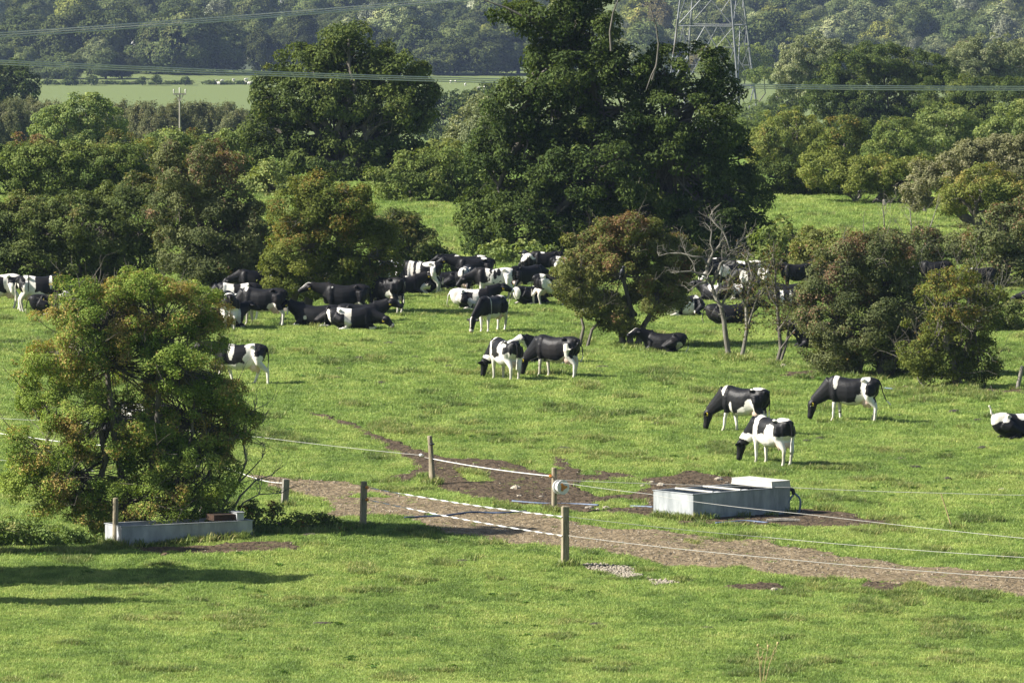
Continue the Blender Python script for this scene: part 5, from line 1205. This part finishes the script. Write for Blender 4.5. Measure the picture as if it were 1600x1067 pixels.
insulator(pG, bG, gt, f1 - gt); mb = MB(); q = f1 - bF; mb.ell(q, (.03, .03, .05)); mb.ell(q + Vector((-.04, 0, .42)), (.085, .085, .03)); mb.build('insulator', M['black'], pF)
rope([far_end(-40, 652), far_end(200, 664), far_end(410, 681), far_end(655, 712), f1], .006, 'greyrope', 'thin grey rope running from the leaning post pair off behind the hawthorn', sag=.02)
mb = MB(); c = far_end(658, 713); mb.ell((0, 0, 0), (.06, .05, .05)); mb.tube([(-.08, 0, .01), (.08, 0, -.01)], [.02, .02], 6); tag(mb.build('tensioner', M['whiteplastic'], None, loc=c), 'white plastic tensioner on the thin grey rope', 'tensioner')
rope([far_end(-40, 668, .7), far_end(40, 682, .7), far_end(160, 694, .7), ground(310, 742) + Vector((0, -.05, .55)), far_end(405, 750, .5), far_end(446, 757, .55)], .010, 'rope', 'white rope passing through the orange hawthorn', sag=.03)
rope([far_end(-40, 714, .6), far_end(60, 720, .6), far_end(150, 735, .6)], .006, 'greyrope', 'lowest thin rope crossing the left side of the orange hawthorn', sag=.02)
R1 = on(bG, hG - 19 * bG.y / F, .06)
rope([R1, far_end(1240, 762), far_end(1480, 770), far_end(1660, 774)], .006, 'greyrope', 'upper thin fence line running from the reel past the cover of the trough', sag=.02)
rope([R1 - Vector((0, 0, .05)), far_end(1015, 775), far_end(1085, 785), far_end(1260, 806), far_end(1600, 844), far_end(1680, 853)], .006, 'greyrope', 'thin fence line passing in front of the galvanised trough', sag=.015)
rope([g1 + Vector((.16, 0, 0)), far_end(1200, 837), far_end(1600, 872), far_end(1680, 879)], .006, 'greyrope', 'thin fence line from the square post over the bright grass', sag=.03)
rope([g2 + Vector((.16, 0, 0)), far_end(1200, 867), far_end(1600, 901), far_end(1680, 908)], .0065, 'greyrope', 'thin fence line from the square post low over the stony track', sag=.03)
# reel on its post
rl = on(bG, hG - 30 * bG.y / F, .18, -.12); root = empty('rope_reel', rl, 'white plastic rope reel with orange side hung on the round post', 'reel')
ax = Vector((.55, -.83, .05)).normalized(); mb = MB()
for s in (-.10, .10): mb.tube([ax * (s - .012), ax * (s + .012)], [.20, .20], 20)
mb.build('flange', M['whiteplastic'], root); mb = MB(); mb.tube([ax * -.088, ax * .088], [.15, .15], 18); mb.build('spool', M['rope'], root)
mb = MB(); u = ax.orthogonal().normalized(); w = ax.cross(u)
for k in range(3):
    d = u * math.cos(k * 2.09 + .4) + w * math.sin(k * 2.09 + .4); mb.bar(ax * .125, ax * .125 + d * .11, .035)
mb.tube([ax * .113, ax * .15], [.07, .06], 10); mb.build('hub', M['orange'], root)
mb = MB(); mb.tube([ax * -.12, ax * -.13 + Vector((-.08, 0, .12)), Vector((-.20, .06, .22))], [.02, .02, .02], 6); mb.tube([ax * -.12, Vector((-.16, .03, -.16)), Vector((-.18, .05, .1))], [.03, .03, .02], 6); mb.build('handle', M['black'], root)
# galvanised trough
def trough(name, label, corner, ang, L1, L2, hgt, mat, inner):
    n = ground(*corner); root = empty(name, (n.x, n.y, n.z), label, 'water trough', None, R(ang)); t = .035
    mb = MB(); mb.box((L2 / 2, t / 2, hgt / 2 - .04), (L2, t, hgt + .08)); mb.box((L2 / 2, L1 - t / 2, hgt / 2 - .04), (L2, t, hgt + .08))
    mb.box((t / 2 - .003, L1 / 2, hgt / 2 - .042), (t, L1 - 2 * t - .004, hgt + .076)); mb.box((L2 - t / 2 + .003, L1 / 2, hgt / 2 - .042), (t, L1 - 2 * t - .004, hgt + .076))
    mb.build('tank', M[mat], root)
    mb = MB(); rw = .055
    mb.box((L2 / 2, .015, hgt + .014), (L2 + .05, rw, .022)); mb.box((L2 / 2, L1 - .015, hgt + .014), (L2 + .05, rw, .022))
    mb.box((.012, L1 / 2, hgt + .0145), (rw, L1 - 2 * rw + .02, .021)); mb.box((L2 - .012, L1 / 2, hgt + .0145), (rw, L1 - 2 * rw + .02, .021)); mb.build('rim', M[mat], root)
    mb = MB(); mb.box((L2 / 2, L1 / 2, hgt * .62), (L2 - 2 * t - .01, L1 - 2 * t - .01, .01)); mb.build('water', M['water'], root)
    return root, n
tr, tn = trough('water_trough', 'galvanised steel trough with white cover box and crossbars in the mud', (1083, 818), 40, 1.62, 3.5, .70, 'galv', 'zincin')
for x in (.75, 1.75):
    mb = MB(); mb.tube([(x, .05, .725), (x, 1.57, .725)], [.03, .03], 8); mb.build('crossbar', M['lid'], tr)
    mb = MB(); mb.box((x + .18, .14, .71), (.26, .16, .02)); mb.build('bracket', M['whiteplastic'], tr)
mb = MB(); mb.box((3.5 - .34, .81, .80), (.68, 1.66, .16), taper=.97); mb.box((3.5 - .34, .81, .888), (.67, 1.64, .014)); mb.build('cover_box', M['lid'], tr)
mb = MB(); mb.tube([(3.52, .05, .66), (3.60, .0, .62), (3.62, -.02, .50)], [.05, .06, .05], 8); mb.build('valve', M['black'], tr)
def hose(pts, r, mat, label, name='hose'):
    c = Vector(pts[0]); P = []
    V = [Vector(p) for p in pts]
    for i in range(len(V) - 1):
        p0, p1, p2, p3 = V[max(i - 1, 0)], V[i], V[i + 1], V[min(i + 2, len(V) - 1)]
        for k in range(6):
            t = k / 6; P.append(.5 * ((2 * p1) + (p2 - p0) * t + (2 * p0 - 5 * p1 + 4 * p2 - p3) * t * t + (3 * p1 - p0 - 3 * p2 + p3) * t ** 3))
    P.append(V[-1]); mb = MB(); mb.tube([p - c for p in P], [r] * len(P), 7); tag(mb.build(name, M[mat], None, smooth=True, loc=c), label, 'hose')
mr_ = Matrix.Rotation(R(40), 4, 'Z'); TT = lambda x, y, z: Vector(tn) + mr_ @ Vector((x, y, z))
d1 = TT(3.6, -.02, .55).y
hose([TT(3.62, -.02, .52), wpt(1228, 790, d1 - .1), wpt(1220, 812, d1 - .2), wpt(1217, 817, d1 - .25)], .028, 'palehose', 'pale blue hose hanging straight from the trough valve')
hose([TT(3.62, -.02, .55), wpt(1250, 780, d1), wpt(1249, 798, d1), wpt(1242, 808, d1), wpt(1234, 812, d1)], .028, 'palehose', 'pale blue hose looping out beside the trough corner')
gp = lambda x, y, h=.04: ground(x, y) + Vector((0, 0, h))
hose([gp(1118, 822), gp(1140, 821), gp(1165, 819.5), gp(1200, 821)], .024, 'palehose', 'pale blue hose lying along the foot of the galvanised trough')
hose([gp(632, 813), gp(665, 811), gp(700, 810), gp(735, 806), gp(760, 805), gp(790, 805.5), gp(822, 803)], .032, 'hose', 'dark blue hose lying across the stony track')
hose([gp(800, 788), gp(845, 790), gp(900, 790), gp(935, 793)], .024, 'palehose', 'pale hose in the mud behind the reel post'); hose([gp(985, 795), gp(1000, 796), gp(1020, 798)], .026, 'palehose', 'short pale hose end beside the bright end of the trough')
hose([gp(1380, 607), gp(1400, 608), gp(1434, 608.5)], .026, 'palehose', 'blue pipe on bare earth by the large thorn bush')
b = gp(1224, 818); mb = MB(); mb.tube([(-.45, 0, 0), (-.1, .02, .02), (.45, 0, .01)], [.06, .07, .05], 8); tag(mb.build('log', M['oldpost'], None, loc=b), 'short bleached log on the mud by the trough corner', 'log')
# stained trough under the orange hawthorn
t2, n2_ = trough('stained_trough', 'long stained galvanised trough at the foot of the orange hawthorn', (190, 855), 27, 1.05, 3.75, .56, 'oldgalv', 'zincin')
mb = MB(); mb.box((3.0, .35, .675), (.62, .5, .15)); mb.build('valve_box', M['rust'], t2); mb = MB(); mb.box((3.42, .28, .695), (.20, .5, .20)); mb.box((3.42, .28, .80), (.24, .54, .012)); mb.build('float_box', M['oldgalv'], t2)
tag(bpy.data.objects['valve_box'], 'rust streaked valve box')
# stones, dung and clods
def lump(name, mat, px, py, r, label, cat, seed, group=None):
    b = ground(px, py); mb = MB(); mb.ell((0, 0, r[2] * .25), r, seg=14, rn=9); v = np.concatenate(mb.v); k = 1.6 / r[0]
    v = v * (1 + .22 * vnoise(v, k, seed) + .12 * vnoise(v, k * 2.4, seed + 1))[:, None]; mb.v = [v]
    o = mb.build(name, M[mat], None, smooth=False, loc=b); o.rotation_euler = (0, 0, seed); return tag(o, label, cat, group)
for px, py, r, lab in ((806, 768, (.15, .12, .10), 'pale stone lying alone in the dark mud'), (1124, 753, (.14, .11, .09), 'white stone on the grass behind the galvanised trough'), (1032, 762, (.12, .1, .1), 'grey stone behind the bright trough end'), (1018, 757, (.1, .08, .06), 'flat pale stone on the mud rim'),
        (1004, 763, (.1, .08, .06), 'buff stone among the mud tufts'), (1135, 757, (.08, .06, .05), 'small stone beside the white one'), (812, 781, (.1, .08, .07), 'brown stone below the pale mud stone'), (845, 780, (.13, .07, .05), 'long brown clod of clay left of the reel post'), (920, 797, (.13, .1, .08), 'buff stone on the grass tuft right of the reel post'),
        (948, 797, (.12, .09, .07), 'cream stone on the grass edge before the trough'), (934, 800, (.1, .08, .06), 'little cream stone between two larger ones'), (1209, 922, (.12, .1, .09), 'pinkish stone below the track edge'), (1339, 950, (.08, .07, .06), 'single white stone in the near turf'), (1012, 901, (.09, .07, .06), 'stone at the end of the gravel heap'),
        (1373, 834, (.1, .08, .06), 'pinkish stone on the bright grass'), (1566, 763, (.1, .08, .05), 'pale stone near the upper fence line'), (1225, 574, (.16, .12, .08), 'white root stone at the slender hawthorn')):
    lump('stone', 'stone', px, py, r, lab, 'stone', px % 91)
rd = random.Random(12)
DP = [(1402, 651), (1492, 644), (1285, 684), (1528, 657), (1408, 714), (1430, 728), (1112, 692), (1172, 711), (942, 575), (786, 592), (508, 587), (525, 591), (530, 576), (1030, 665), (905, 636), (883, 698), (1224, 669), (595, 599), (1480, 747), (1108, 640), (1535, 700), (700, 575), (608, 541), (1260, 688), (735, 552), (860, 545), (932, 974), (295, 1046), (504, 975), (485, 843), (722, 878), (655, 905), (1105, 985), (1190, 641), (650, 560), (1345, 748), (560, 560)]
for i, (px, py) in enumerate(DP):
    big = rd.uniform(.16, .26)
    lump('cow_pat', 'dung', px, py, (big, big * .8, .06), 'dried dark cow pat lying in the grass', 'cow pat', i * 3 + 1, 'dark cow pats dotted over the pasture')
# rank grass left ungrazed round posts, troughs and stems, and broad-leaved weeds in the turf: stuff nobody would count
rq = np.random.default_rng(31); PT = []
for o_ in [o for o in COL.objects if o.parent is None and o.name.split('.')[0] in ('fence_post', 'stake')]:
    if o_.location.y < 270:
        for _ in range(7): PT.append((o_.location.x + rq.normal(0, .11), o_.location.y + rq.normal(-.05, .15)))
for (nn, a_, l1, l2) in ((tn, 40, 1.62, 3.5), (n2_, 27, 1.05, 3.75)):
    m_ = Matrix.Rotation(R(a_), 3, 'Z')
    for _ in range(90):
        u_ = rq.random() * (l1 + l2); q_ = Vector((u_, -.06 + rq.normal(0, .06), 0)) if u_ < l2 else Vector((-.06 + rq.normal(0, .06), u_ - l2, 0))
        if nn is tn and u_ < l2 and rq.random() < .75: continue
        q_ = m_ @ q_; PT.append((nn.x + q_.x, nn.y + q_.y))
for px_, py_, w_ in ((985, 542, 22), (1140, 561, 10), (1160, 562, 8), (1213, 571, 10), (1345, 590, 70), (1498, 609, 30), (910, 534, 8), (205, 842, 120), (455, 836, 60)):
    for _ in range(40): g_ = ground(px_ + rq.normal(0, w_ * .6), py_ + rq.normal(0, 2)); PT.append((g_.x, g_.y))
PT = np.array(PT); scatter('rank_grass', np.stack([PT[:, 0], PT[:, 1], hfun(PT[:, 0], PT[:, 1])], 1), rq.uniform(.8, 1.7, len(PT)), np.zeros(len(PT), int), [CL[3]], 12, tilt=.15)
wv, wf = leaf_quads(np.stack([rq.normal(0, .10, 26), rq.normal(0, .10, 26), rq.uniform(.02, .10, 26)], 1), unit(rq.normal(size=(26, 3)) * .6 + np.array([0, 0, 1.0])), rq.uniform(.09, .17, 26), rq, .45)
wm = bpy.data.objects.new('weed', mesh_np('weed', wv, [wf], [M['leaf']], col=np.repeat(np.array([[.085, .15, .034]]) * rq.uniform(.7, 1.4, (26, 1)), 4, 0)))
xw = rq.uniform(-13, 13, 420); yw = rq.uniform(166, 270, 420); kw_ = (n2(xw, yw, .25, .15, 88) > .05) & (np.abs(xw) < .0667 * yw + 1); bm_ = bare_masks(xw, yw); kw_ &= ~(bm_[0] | bm_[1] | bm_[2]); xw, yw = xw[kw_], yw[kw_]
scatter('weeds', np.stack([xw, yw, hfun(xw, yw)], 1), rq.uniform(.4, .9, len(xw)), np.zeros(len(xw), int), [wm], 14, tilt=.15)
# thistle in the near turf
b = ground(1190, 1062); root = empty('thistle', b, 'faded thistle stem with pale seed heads in the near grass', 'thistle'); mb = MB(); hd_ = MB(); rr = random.Random(5)
for dx in (-.05, .0, .09, .22):
    top = Vector((dx * 1.6, rr.uniform(-.1, .1), rr.uniform(.5, .95))); mb.tube([(dx * .3, 0, -.03), (dx * .8, .02, top.z * .5), tuple(top)], [.012, .010, .006], 5)
    for _ in range(5): q = Vector((dx * .8, .02, top.z * .5)).lerp(top, rr.random()); twig(mb, q, (rr.uniform(-1, 1), rr.uniform(-1, 1), .7), .2, .006, 0, rr)
    hd_.ell(top, (.028, .028, .035), seg=8, rn=6)
mb.build('stem', M['bramble_stem'] if 'bramble_stem' in M else M['cane'], root); hd_.build('seed_head', M['cane'], root)
# fence along the far side of the grass
for px, py, top, lab in ((641, 314, 297, 'grey post before the dark hedge between the oaks'), (694, 313, 294, 'second grey post before the dark hedge between the oaks'), (609, 315, 303, 'post at the gap left of the two grey posts')):
    post(px, py, top, .09, lab, mat='oldpost')
for px, py, top, lab in ((1343, 312, 297, 'grey post by the white dead wood under the yellowing tree'), (1445, 331, 315, 'pale post at the sunny field edge below the pale willow'), (1382, 320, 309, 'post in the dark gap right of the yellowing tree')):
    post(px, py, top, .09, lab, mat='oldpost')
mb = MB(); rr = random.Random(3); c = ground(1335, 316)
for k in range(7): twig(mb, Vector((0, 0, .1)), (rr.uniform(-1, 1), rr.uniform(-.5, .5), rr.uniform(.1, .9)), rr.uniform(.5, 1.1), .05, 1, rr)
tag(mb.build('fallen_branch', M['deadwood'], None, loc=c), 'white fallen branch at the far edge of the sunny field', 'branch')
for px, py, nm_ in ((845, 318, 0),):
    pass
# bird in the russet hawthorn
d0 = ground(985, 541).y - 2.4; p = wpt(972, 425, d0); root = empty('bird', p, 'small black bird perched among the russet hawthorn leaves', 'bird')
mb = MB(); mb.ell((0, 0, 0), (.085, .075, .15), Matrix.Rotation(.3, 3, 'Y')); mb.ell((.05, -.03, .17), (.055, .05, .055)); mb.tube([(.09, -.05, .17), (.15, -.08, .16)], [.018, .004], 6); mb.tube([(-.04, .02, -.1), (-.10, .04, -.30)], [.035, .02], 6); mb.build('body', M['feather'], root, smooth=True)
# ------------------------------------------------------------------ pylon, poles, cables
PD = 1200.0; pc = wpt(1112, 219, PD); pz = h1(pc.x, PD); root = empty('pylon', (pc.x, PD, pz), 'steel lattice pylon with its head above the picture, standing behind the great oak', 'pylon')
root.rotation_euler = (0, 0, R(-15))
def half(z): return 6.35 * (1 - z / 62.0) if z < 44 else 1.85
HT = 52.0; corners = ((-1, -1), (1, -1), (1, 1), (-1, 1)); cp = lambda k, z: Vector((corners[k][0] * half(z), corners[k][1] * half(z), z))
for k in range(4):
    mb = MB(); mb.tube([cp(k, -.3), cp(k, 22), cp(k, 44), cp(k, HT)], [.19, .17, .13, .10], 4); mb.build('leg', M['steel'], root)
lev = [0, 8.5, 18.0, 27, 34.5, 40, 44, 48, 52]
for k in range(4):
    mb = MB(); k2 = (k + 1) % 4
    for a, b_ in zip(lev[:-1], lev[1:]):
        r = .085 if a < 30 else .06
        if a in (8.5,):
            m = (cp(k, b_) + cp(k2, b_)) / 2; mb.bar(cp(k, a), m, r, 4); mb.bar(cp(k2, a), m, r, 4)
            for f in (.33, .66):
                for q in (k, k2): mb.bar(cp(q, a).lerp(m, f), cp(q, a + (b_ - a) * f), .05, 4); mb.bar(cp(q, a).lerp(m, f), cp(q, a + (b_ - a) * min(1, f + .33)), .045, 4)
        else:
            mb.bar(cp(k, a), cp(k2, b_), r, 4); mb.bar(cp(k2, a), cp(k, b_), r, 4)
            if a == 0 or a == 18:
                for q, q2 in ((k, k2), (k2, k)): mb.bar(cp(q, a).lerp(cp(q2, b_), .25), cp(q, a + (b_ - a) * .5), .05, 4)
        if a: mb.bar(cp(k, a), cp(k2, a), .09, 4)
    mb.build('bracing', M['steel'], root)
for z, w in ((40, 7.5), (46, 8.5), (51, 6.0)):
    mb = MB()
    for s in (-1, 1):
        tip = Vector((s * w, 0, z + .6))
        for sy in (-1, 1): mb.bar((s * half(z), sy * half(z), z), tip, .07, 4); mb.bar((s * half(z), sy * half(z), z + 1.8), tip, .06, 4)
    mb.build('crossarm', M['steel'], root)
def pole(px, base_d, top_py, w, label, r=.13):
    p = wpt(px, 200, base_d); z = h1(p.x, base_d); t = wpt(px, top_py, base_d).z; h = t - z
    root = empty('utility_pole', (p.x, base_d, z), label, 'utility pole', 'wooden utility poles across the valley')
    mb = MB(); mb.tube([(0, 0, -.3), (0, 0, h)], [r * 1.2, r], 8); mb.build('shaft', M['pole'], root)
    mb = MB(); mb.box((0, -.14, h - .30), (w, .1, .12)); mb.bar((-w * .3, -.14, h - .32), (0, -.12, h - .9), .035, 4); mb.bar((w * .3, -.14, h - .32), (0, -.12, h - .9), .035, 4); mb.build('crossarm', M['pole'], root)
    mb = MB()
    for s in (-.46, 0, .46): mb.tube([(s * w, -.14, h - .24), (s * w, -.14, h + (.0 if s else .12)), (s * w, -.14, h + .06 + (.0 if s else .12))], [.05, .08, .05], 6)
    mb.build('insulator', M['lid'], root)
pole(281, 575, 141, .95, 'wooden power pole with short crossarm above the golden shrubs', .062)
pole(20, 2150, 66, 2.0, 'distant pole before the dark pointed tree at the picture edge', .2); pole(139, 2155, 68, 2.2, 'distant pole standing in front of the dark broad trees', .2); pole(43, 2160, 70, 1.6, 'faint distant pole between two dark trees', .12)
def cable(a, b_, r, label, sag=.0):
    a = Vector(a); b_ = Vector(b_); n = 60; mb = MB(); P = []
    for i in range(n + 1):
        t = i / n; q = a.lerp(b_, t); q.z -= sag * 4 * t * (1 - t); P.append(q - a)
    mb.tube(P, [r] * (n + 1), 5); tag(mb.build('power_cable', M['cable'], None, loc=a), label, 'power cable', 'overhead power cables crossing the view')
def span(px0, py0, px1, py1, d0, d1, r, lab, sag, ext=.25):
    a = wpt(px0, py0, d0); b_ = wpt(px1, py1, d1); v = b_ - a
    cable(a - v * ext, b_ + v * ext, r, lab, sag)
span(0, 82.0, 1600, 124.6, 330, 372, .027, 'uppermost of the power cables sweeping level across the great oak', .62); span(0, 85, 1600, 127.5, 331, 373, .027, 'middle of the power cables sweeping level across the great oak', .62); span(0, 88.5, 1600, 130.4, 332, 374, .027, 'lowest of the power cables sweeping level across the great oak', .62)
span(0, 49, 690, -3.5, 300, 380, .026, 'topmost of the three power cables rising across the distant wood', .12); span(0, 52.5, 700, -1, 300, 380, .026, 'middle of the three power cables rising across the distant wood', .12); span(0, 56.5, 705, 1, 300, 380, .026, 'lowest of the three power cables rising across the distant wood', .12)
# ------------------------------------------------------------------ distant houses, road, sheep
def house(px, py_base, w_px, h_px, d, label, wallm='housewall', roofm='roof', chim=True, ang=10, deep=.7):
    k = d / F; p = wpt(px, py_base, d); w = w_px * k; h = h_px * k; z = p.z; root = empty('house', (p.x, d, z), label, 'house', None, R(ang)); e = h * .58; dp = w * deep
    mb = MB(); mb.box((0, 0, e / 2 - 3), (w, dp, e + 6)); mb.build('wall', M[wallm], root)
    mb = MB(); o = .3
    v = [(-w / 2 - o, -dp / 2 - o, e - .05), (w / 2 + o, -dp / 2 - o, e - .05), (w / 2 + o, dp / 2 + o, e - .05), (-w / 2 - o, dp / 2 + o, e - .05), (-w / 2 - o, 0, h), (w / 2 + o, 0, h)]
    mb.add(v, [(0, 1, 5, 4), (2, 3, 4, 5), (0, 4, 3), (1, 2, 5), (0, 3, 2, 1)]); rf_ = mb.build('roof', M[roofm], root)
    if chim: mb = MB(); mb.box((w * .3, .2, h + .3), (.8, .7, 1.8)); mb.build('chimney', M['housewall'], rf_)
    for fx_ in (-.28, .05, .33):
        mb = MB(); mb.box((fx_ * w, -dp / 2 - .01, e * .55), (w * .1, .06, e * .32)); mb.build('window', M['glass'], root)
house(36, 47, 16, 11, 2400, 'low pale farm building at the upper edge of the valley', 'housewhite', 'roof', False); house(52, 47, 20, 15, 2410, 'gabled farmhouse next to the low pale farm building', ang=70, deep=.8)
house(218, 66, 22, 14, 2290, 'white roofed house beside the tall dark round tree', 'housewhite', 'paleroof', False, 60); house(203, 64, 12, 7, 2295, 'small white outbuilding left of the white roofed house', 'housewhite', 'paleroof', False)
house(382, 104, 40, 16, 2140, 'long white cottage beyond the flat meadow', 'housewhite', 'roof', True, 4); house(431, 104, 20, 22, 2135, 'stone house with a tall chimney at the edge of the distant wood', 'housewall', 'roof', True, 12, .9)
house(672, 55, 18, 8, 2350, 'blue-grey roof showing between distant trees above the oaks', 'housewall', 'roof', False); house(443, 12, 8, 12, 2600, 'far pale tower-like house at the upper picture rim', 'housewall', 'paleroof', False)
mb = MB(); a = wpt(40, 57, 2385); 
for i in range(24):
    x0 = wpt(-10 + i * 6, 60, 2385); mb.box((x0.x - a.x, 0, 0), (1.25, .25, 1.5))
tag(mb.build('field_wall', M['stone'], None, loc=(a.x, 2385, h1(a.x, 2385) + 1.1)), 'pale stone wall below the farm buildings', 'wall')
mb = MB(); mb.ell((0, 0, .55), (.55, .27, .30)); mb.ell((.58, 0, .75), (.2, .1, .12)); 
for sx in (-.3, .3):
    for sy in (-.14, .14): mb.tube([(sx, sy, .4), (sx, sy, 0)], [.06, .05], 5)
sheep_me = mb.mesh('sheep', M['wool'], True); rs = random.Random(4)
for px, py in ((338, 130), (347, 129.5), (342, 133), (365, 128), (384, 127.5), (385, 132), (389, 133), (704, 131), (712, 130), (727, 135), (748, 141), (757, 140), (1092, 140), (1101, 141), (1211, 157), (1216, 155)):
    p = ground(px, py); o = link('sheep', sheep_me, None, (p.x, p.y, p.z)); o.scale = (1.0,) * 3; o.rotation_euler = (0, 0, rs.uniform(0, 6.28))
    tag(o, 'white sheep grazing on the flat far meadow' + (' left of the round oak' if px < 400 else ' between the two oaks' if px < 800 else ' near the pylon foot'), 'sheep', 'white sheep on the far meadow' + (' by the dark trees' if px < 400 else ' between the oaks' if px < 800 else ' by the pylon'))
# ------------------------------------------------------------------ air
hm, nt, N, L = new_mat('thin_haze'); out = N('ShaderNodeOutputMaterial'); pv = N('ShaderNodeVolumePrincipled')
pv.inputs['Color'].default_value = HAZE_COL; pv.inputs['Density'].default_value = HAZE_D; pv.inputs['Anisotropy'].default_value = 0.0
L(pv.outputs[0], out.inputs['Volume'])
mb = MB(); zb = float(gz.min()) - 1.5; zt = 46.0; mb.box((0, 3060, (zb + zt) / 2), (8700, 7100, zt - zb))
hz_o = tag(mb.build('haze', hm), kind='stuff')
# ------------------------------------------------------------------ light, sky, camera
SUN = Vector((-.985, -.13, 0)).normalized(); EL = R(37)
sd = Vector((SUN.x * math.cos(EL), SUN.y * math.cos(EL), math.sin(EL)))
sl = bpy.data.lights.new('sun', 'SUN'); sl.energy = SUN_E; sl.angle = R(.53); sl.color = (1.0, .945, .86)
so = bpy.data.objects.new('sun', sl); COL.objects.link(so); so.rotation_euler = (-sd).to_track_quat('-Z', 'Y').to_euler(); so.location = (-60, 180, 120)
w = bpy.data.worlds.new('World'); SC.world = w; w.use_nodes = True; nt = w.node_tree; nt.nodes.clear()
bg = nt.nodes.new('ShaderNodeBackground'); sk = nt.nodes.new('ShaderNodeTexSky'); wo = nt.nodes.new('ShaderNodeOutputWorld')
sk.sky_type = 'NISHITA'; sk.sun_disc = False; sk.sun_elevation = EL; sk.sun_rotation = math.atan2(SUN.x, SUN.y); sk.air_density = 1.0; sk.dust_density = 1.2
bg.inputs[1].default_value = SKY_E
nt.links.new(sk.outputs[0], bg.inputs[0]); nt.links.new(bg.outputs[0], wo.inputs[0])
cd = bpy.data.cameras.new('camera'); cd.sensor_width = 36; cd.lens = F / W * 36; cd.clip_start = 1; cd.clip_end = 12000
co_ = bpy.data.objects.new('camera', cd); COL.objects.link(co_); co_.location = (0, 0, CAMZ); co_.rotation_euler = (math.pi / 2 - PITCH, 0, 0)
SC.camera = co_
SC.view_settings.view_transform = 'Standard'; SC.view_settings.look = 'None'; SC.view_settings.exposure = EXPO; SC.view_settings.gamma = 1
SC.view_settings.use_curve_mapping = False
c = SC.cycles; c.max_bounces = 6; c.diffuse_bounces = 2; c.glossy_bounces = 1; c.transmission_bounces = 3; c.volume_bounces = 0; c.transparent_max_bounces = 4; c.use_denoising = DENOISE; c.sample_clamp_indirect = 4
c.use_adaptive_sampling = True; c.adaptive_threshold = .01; c.caustics_reflective = False; c.caustics_refractive = False
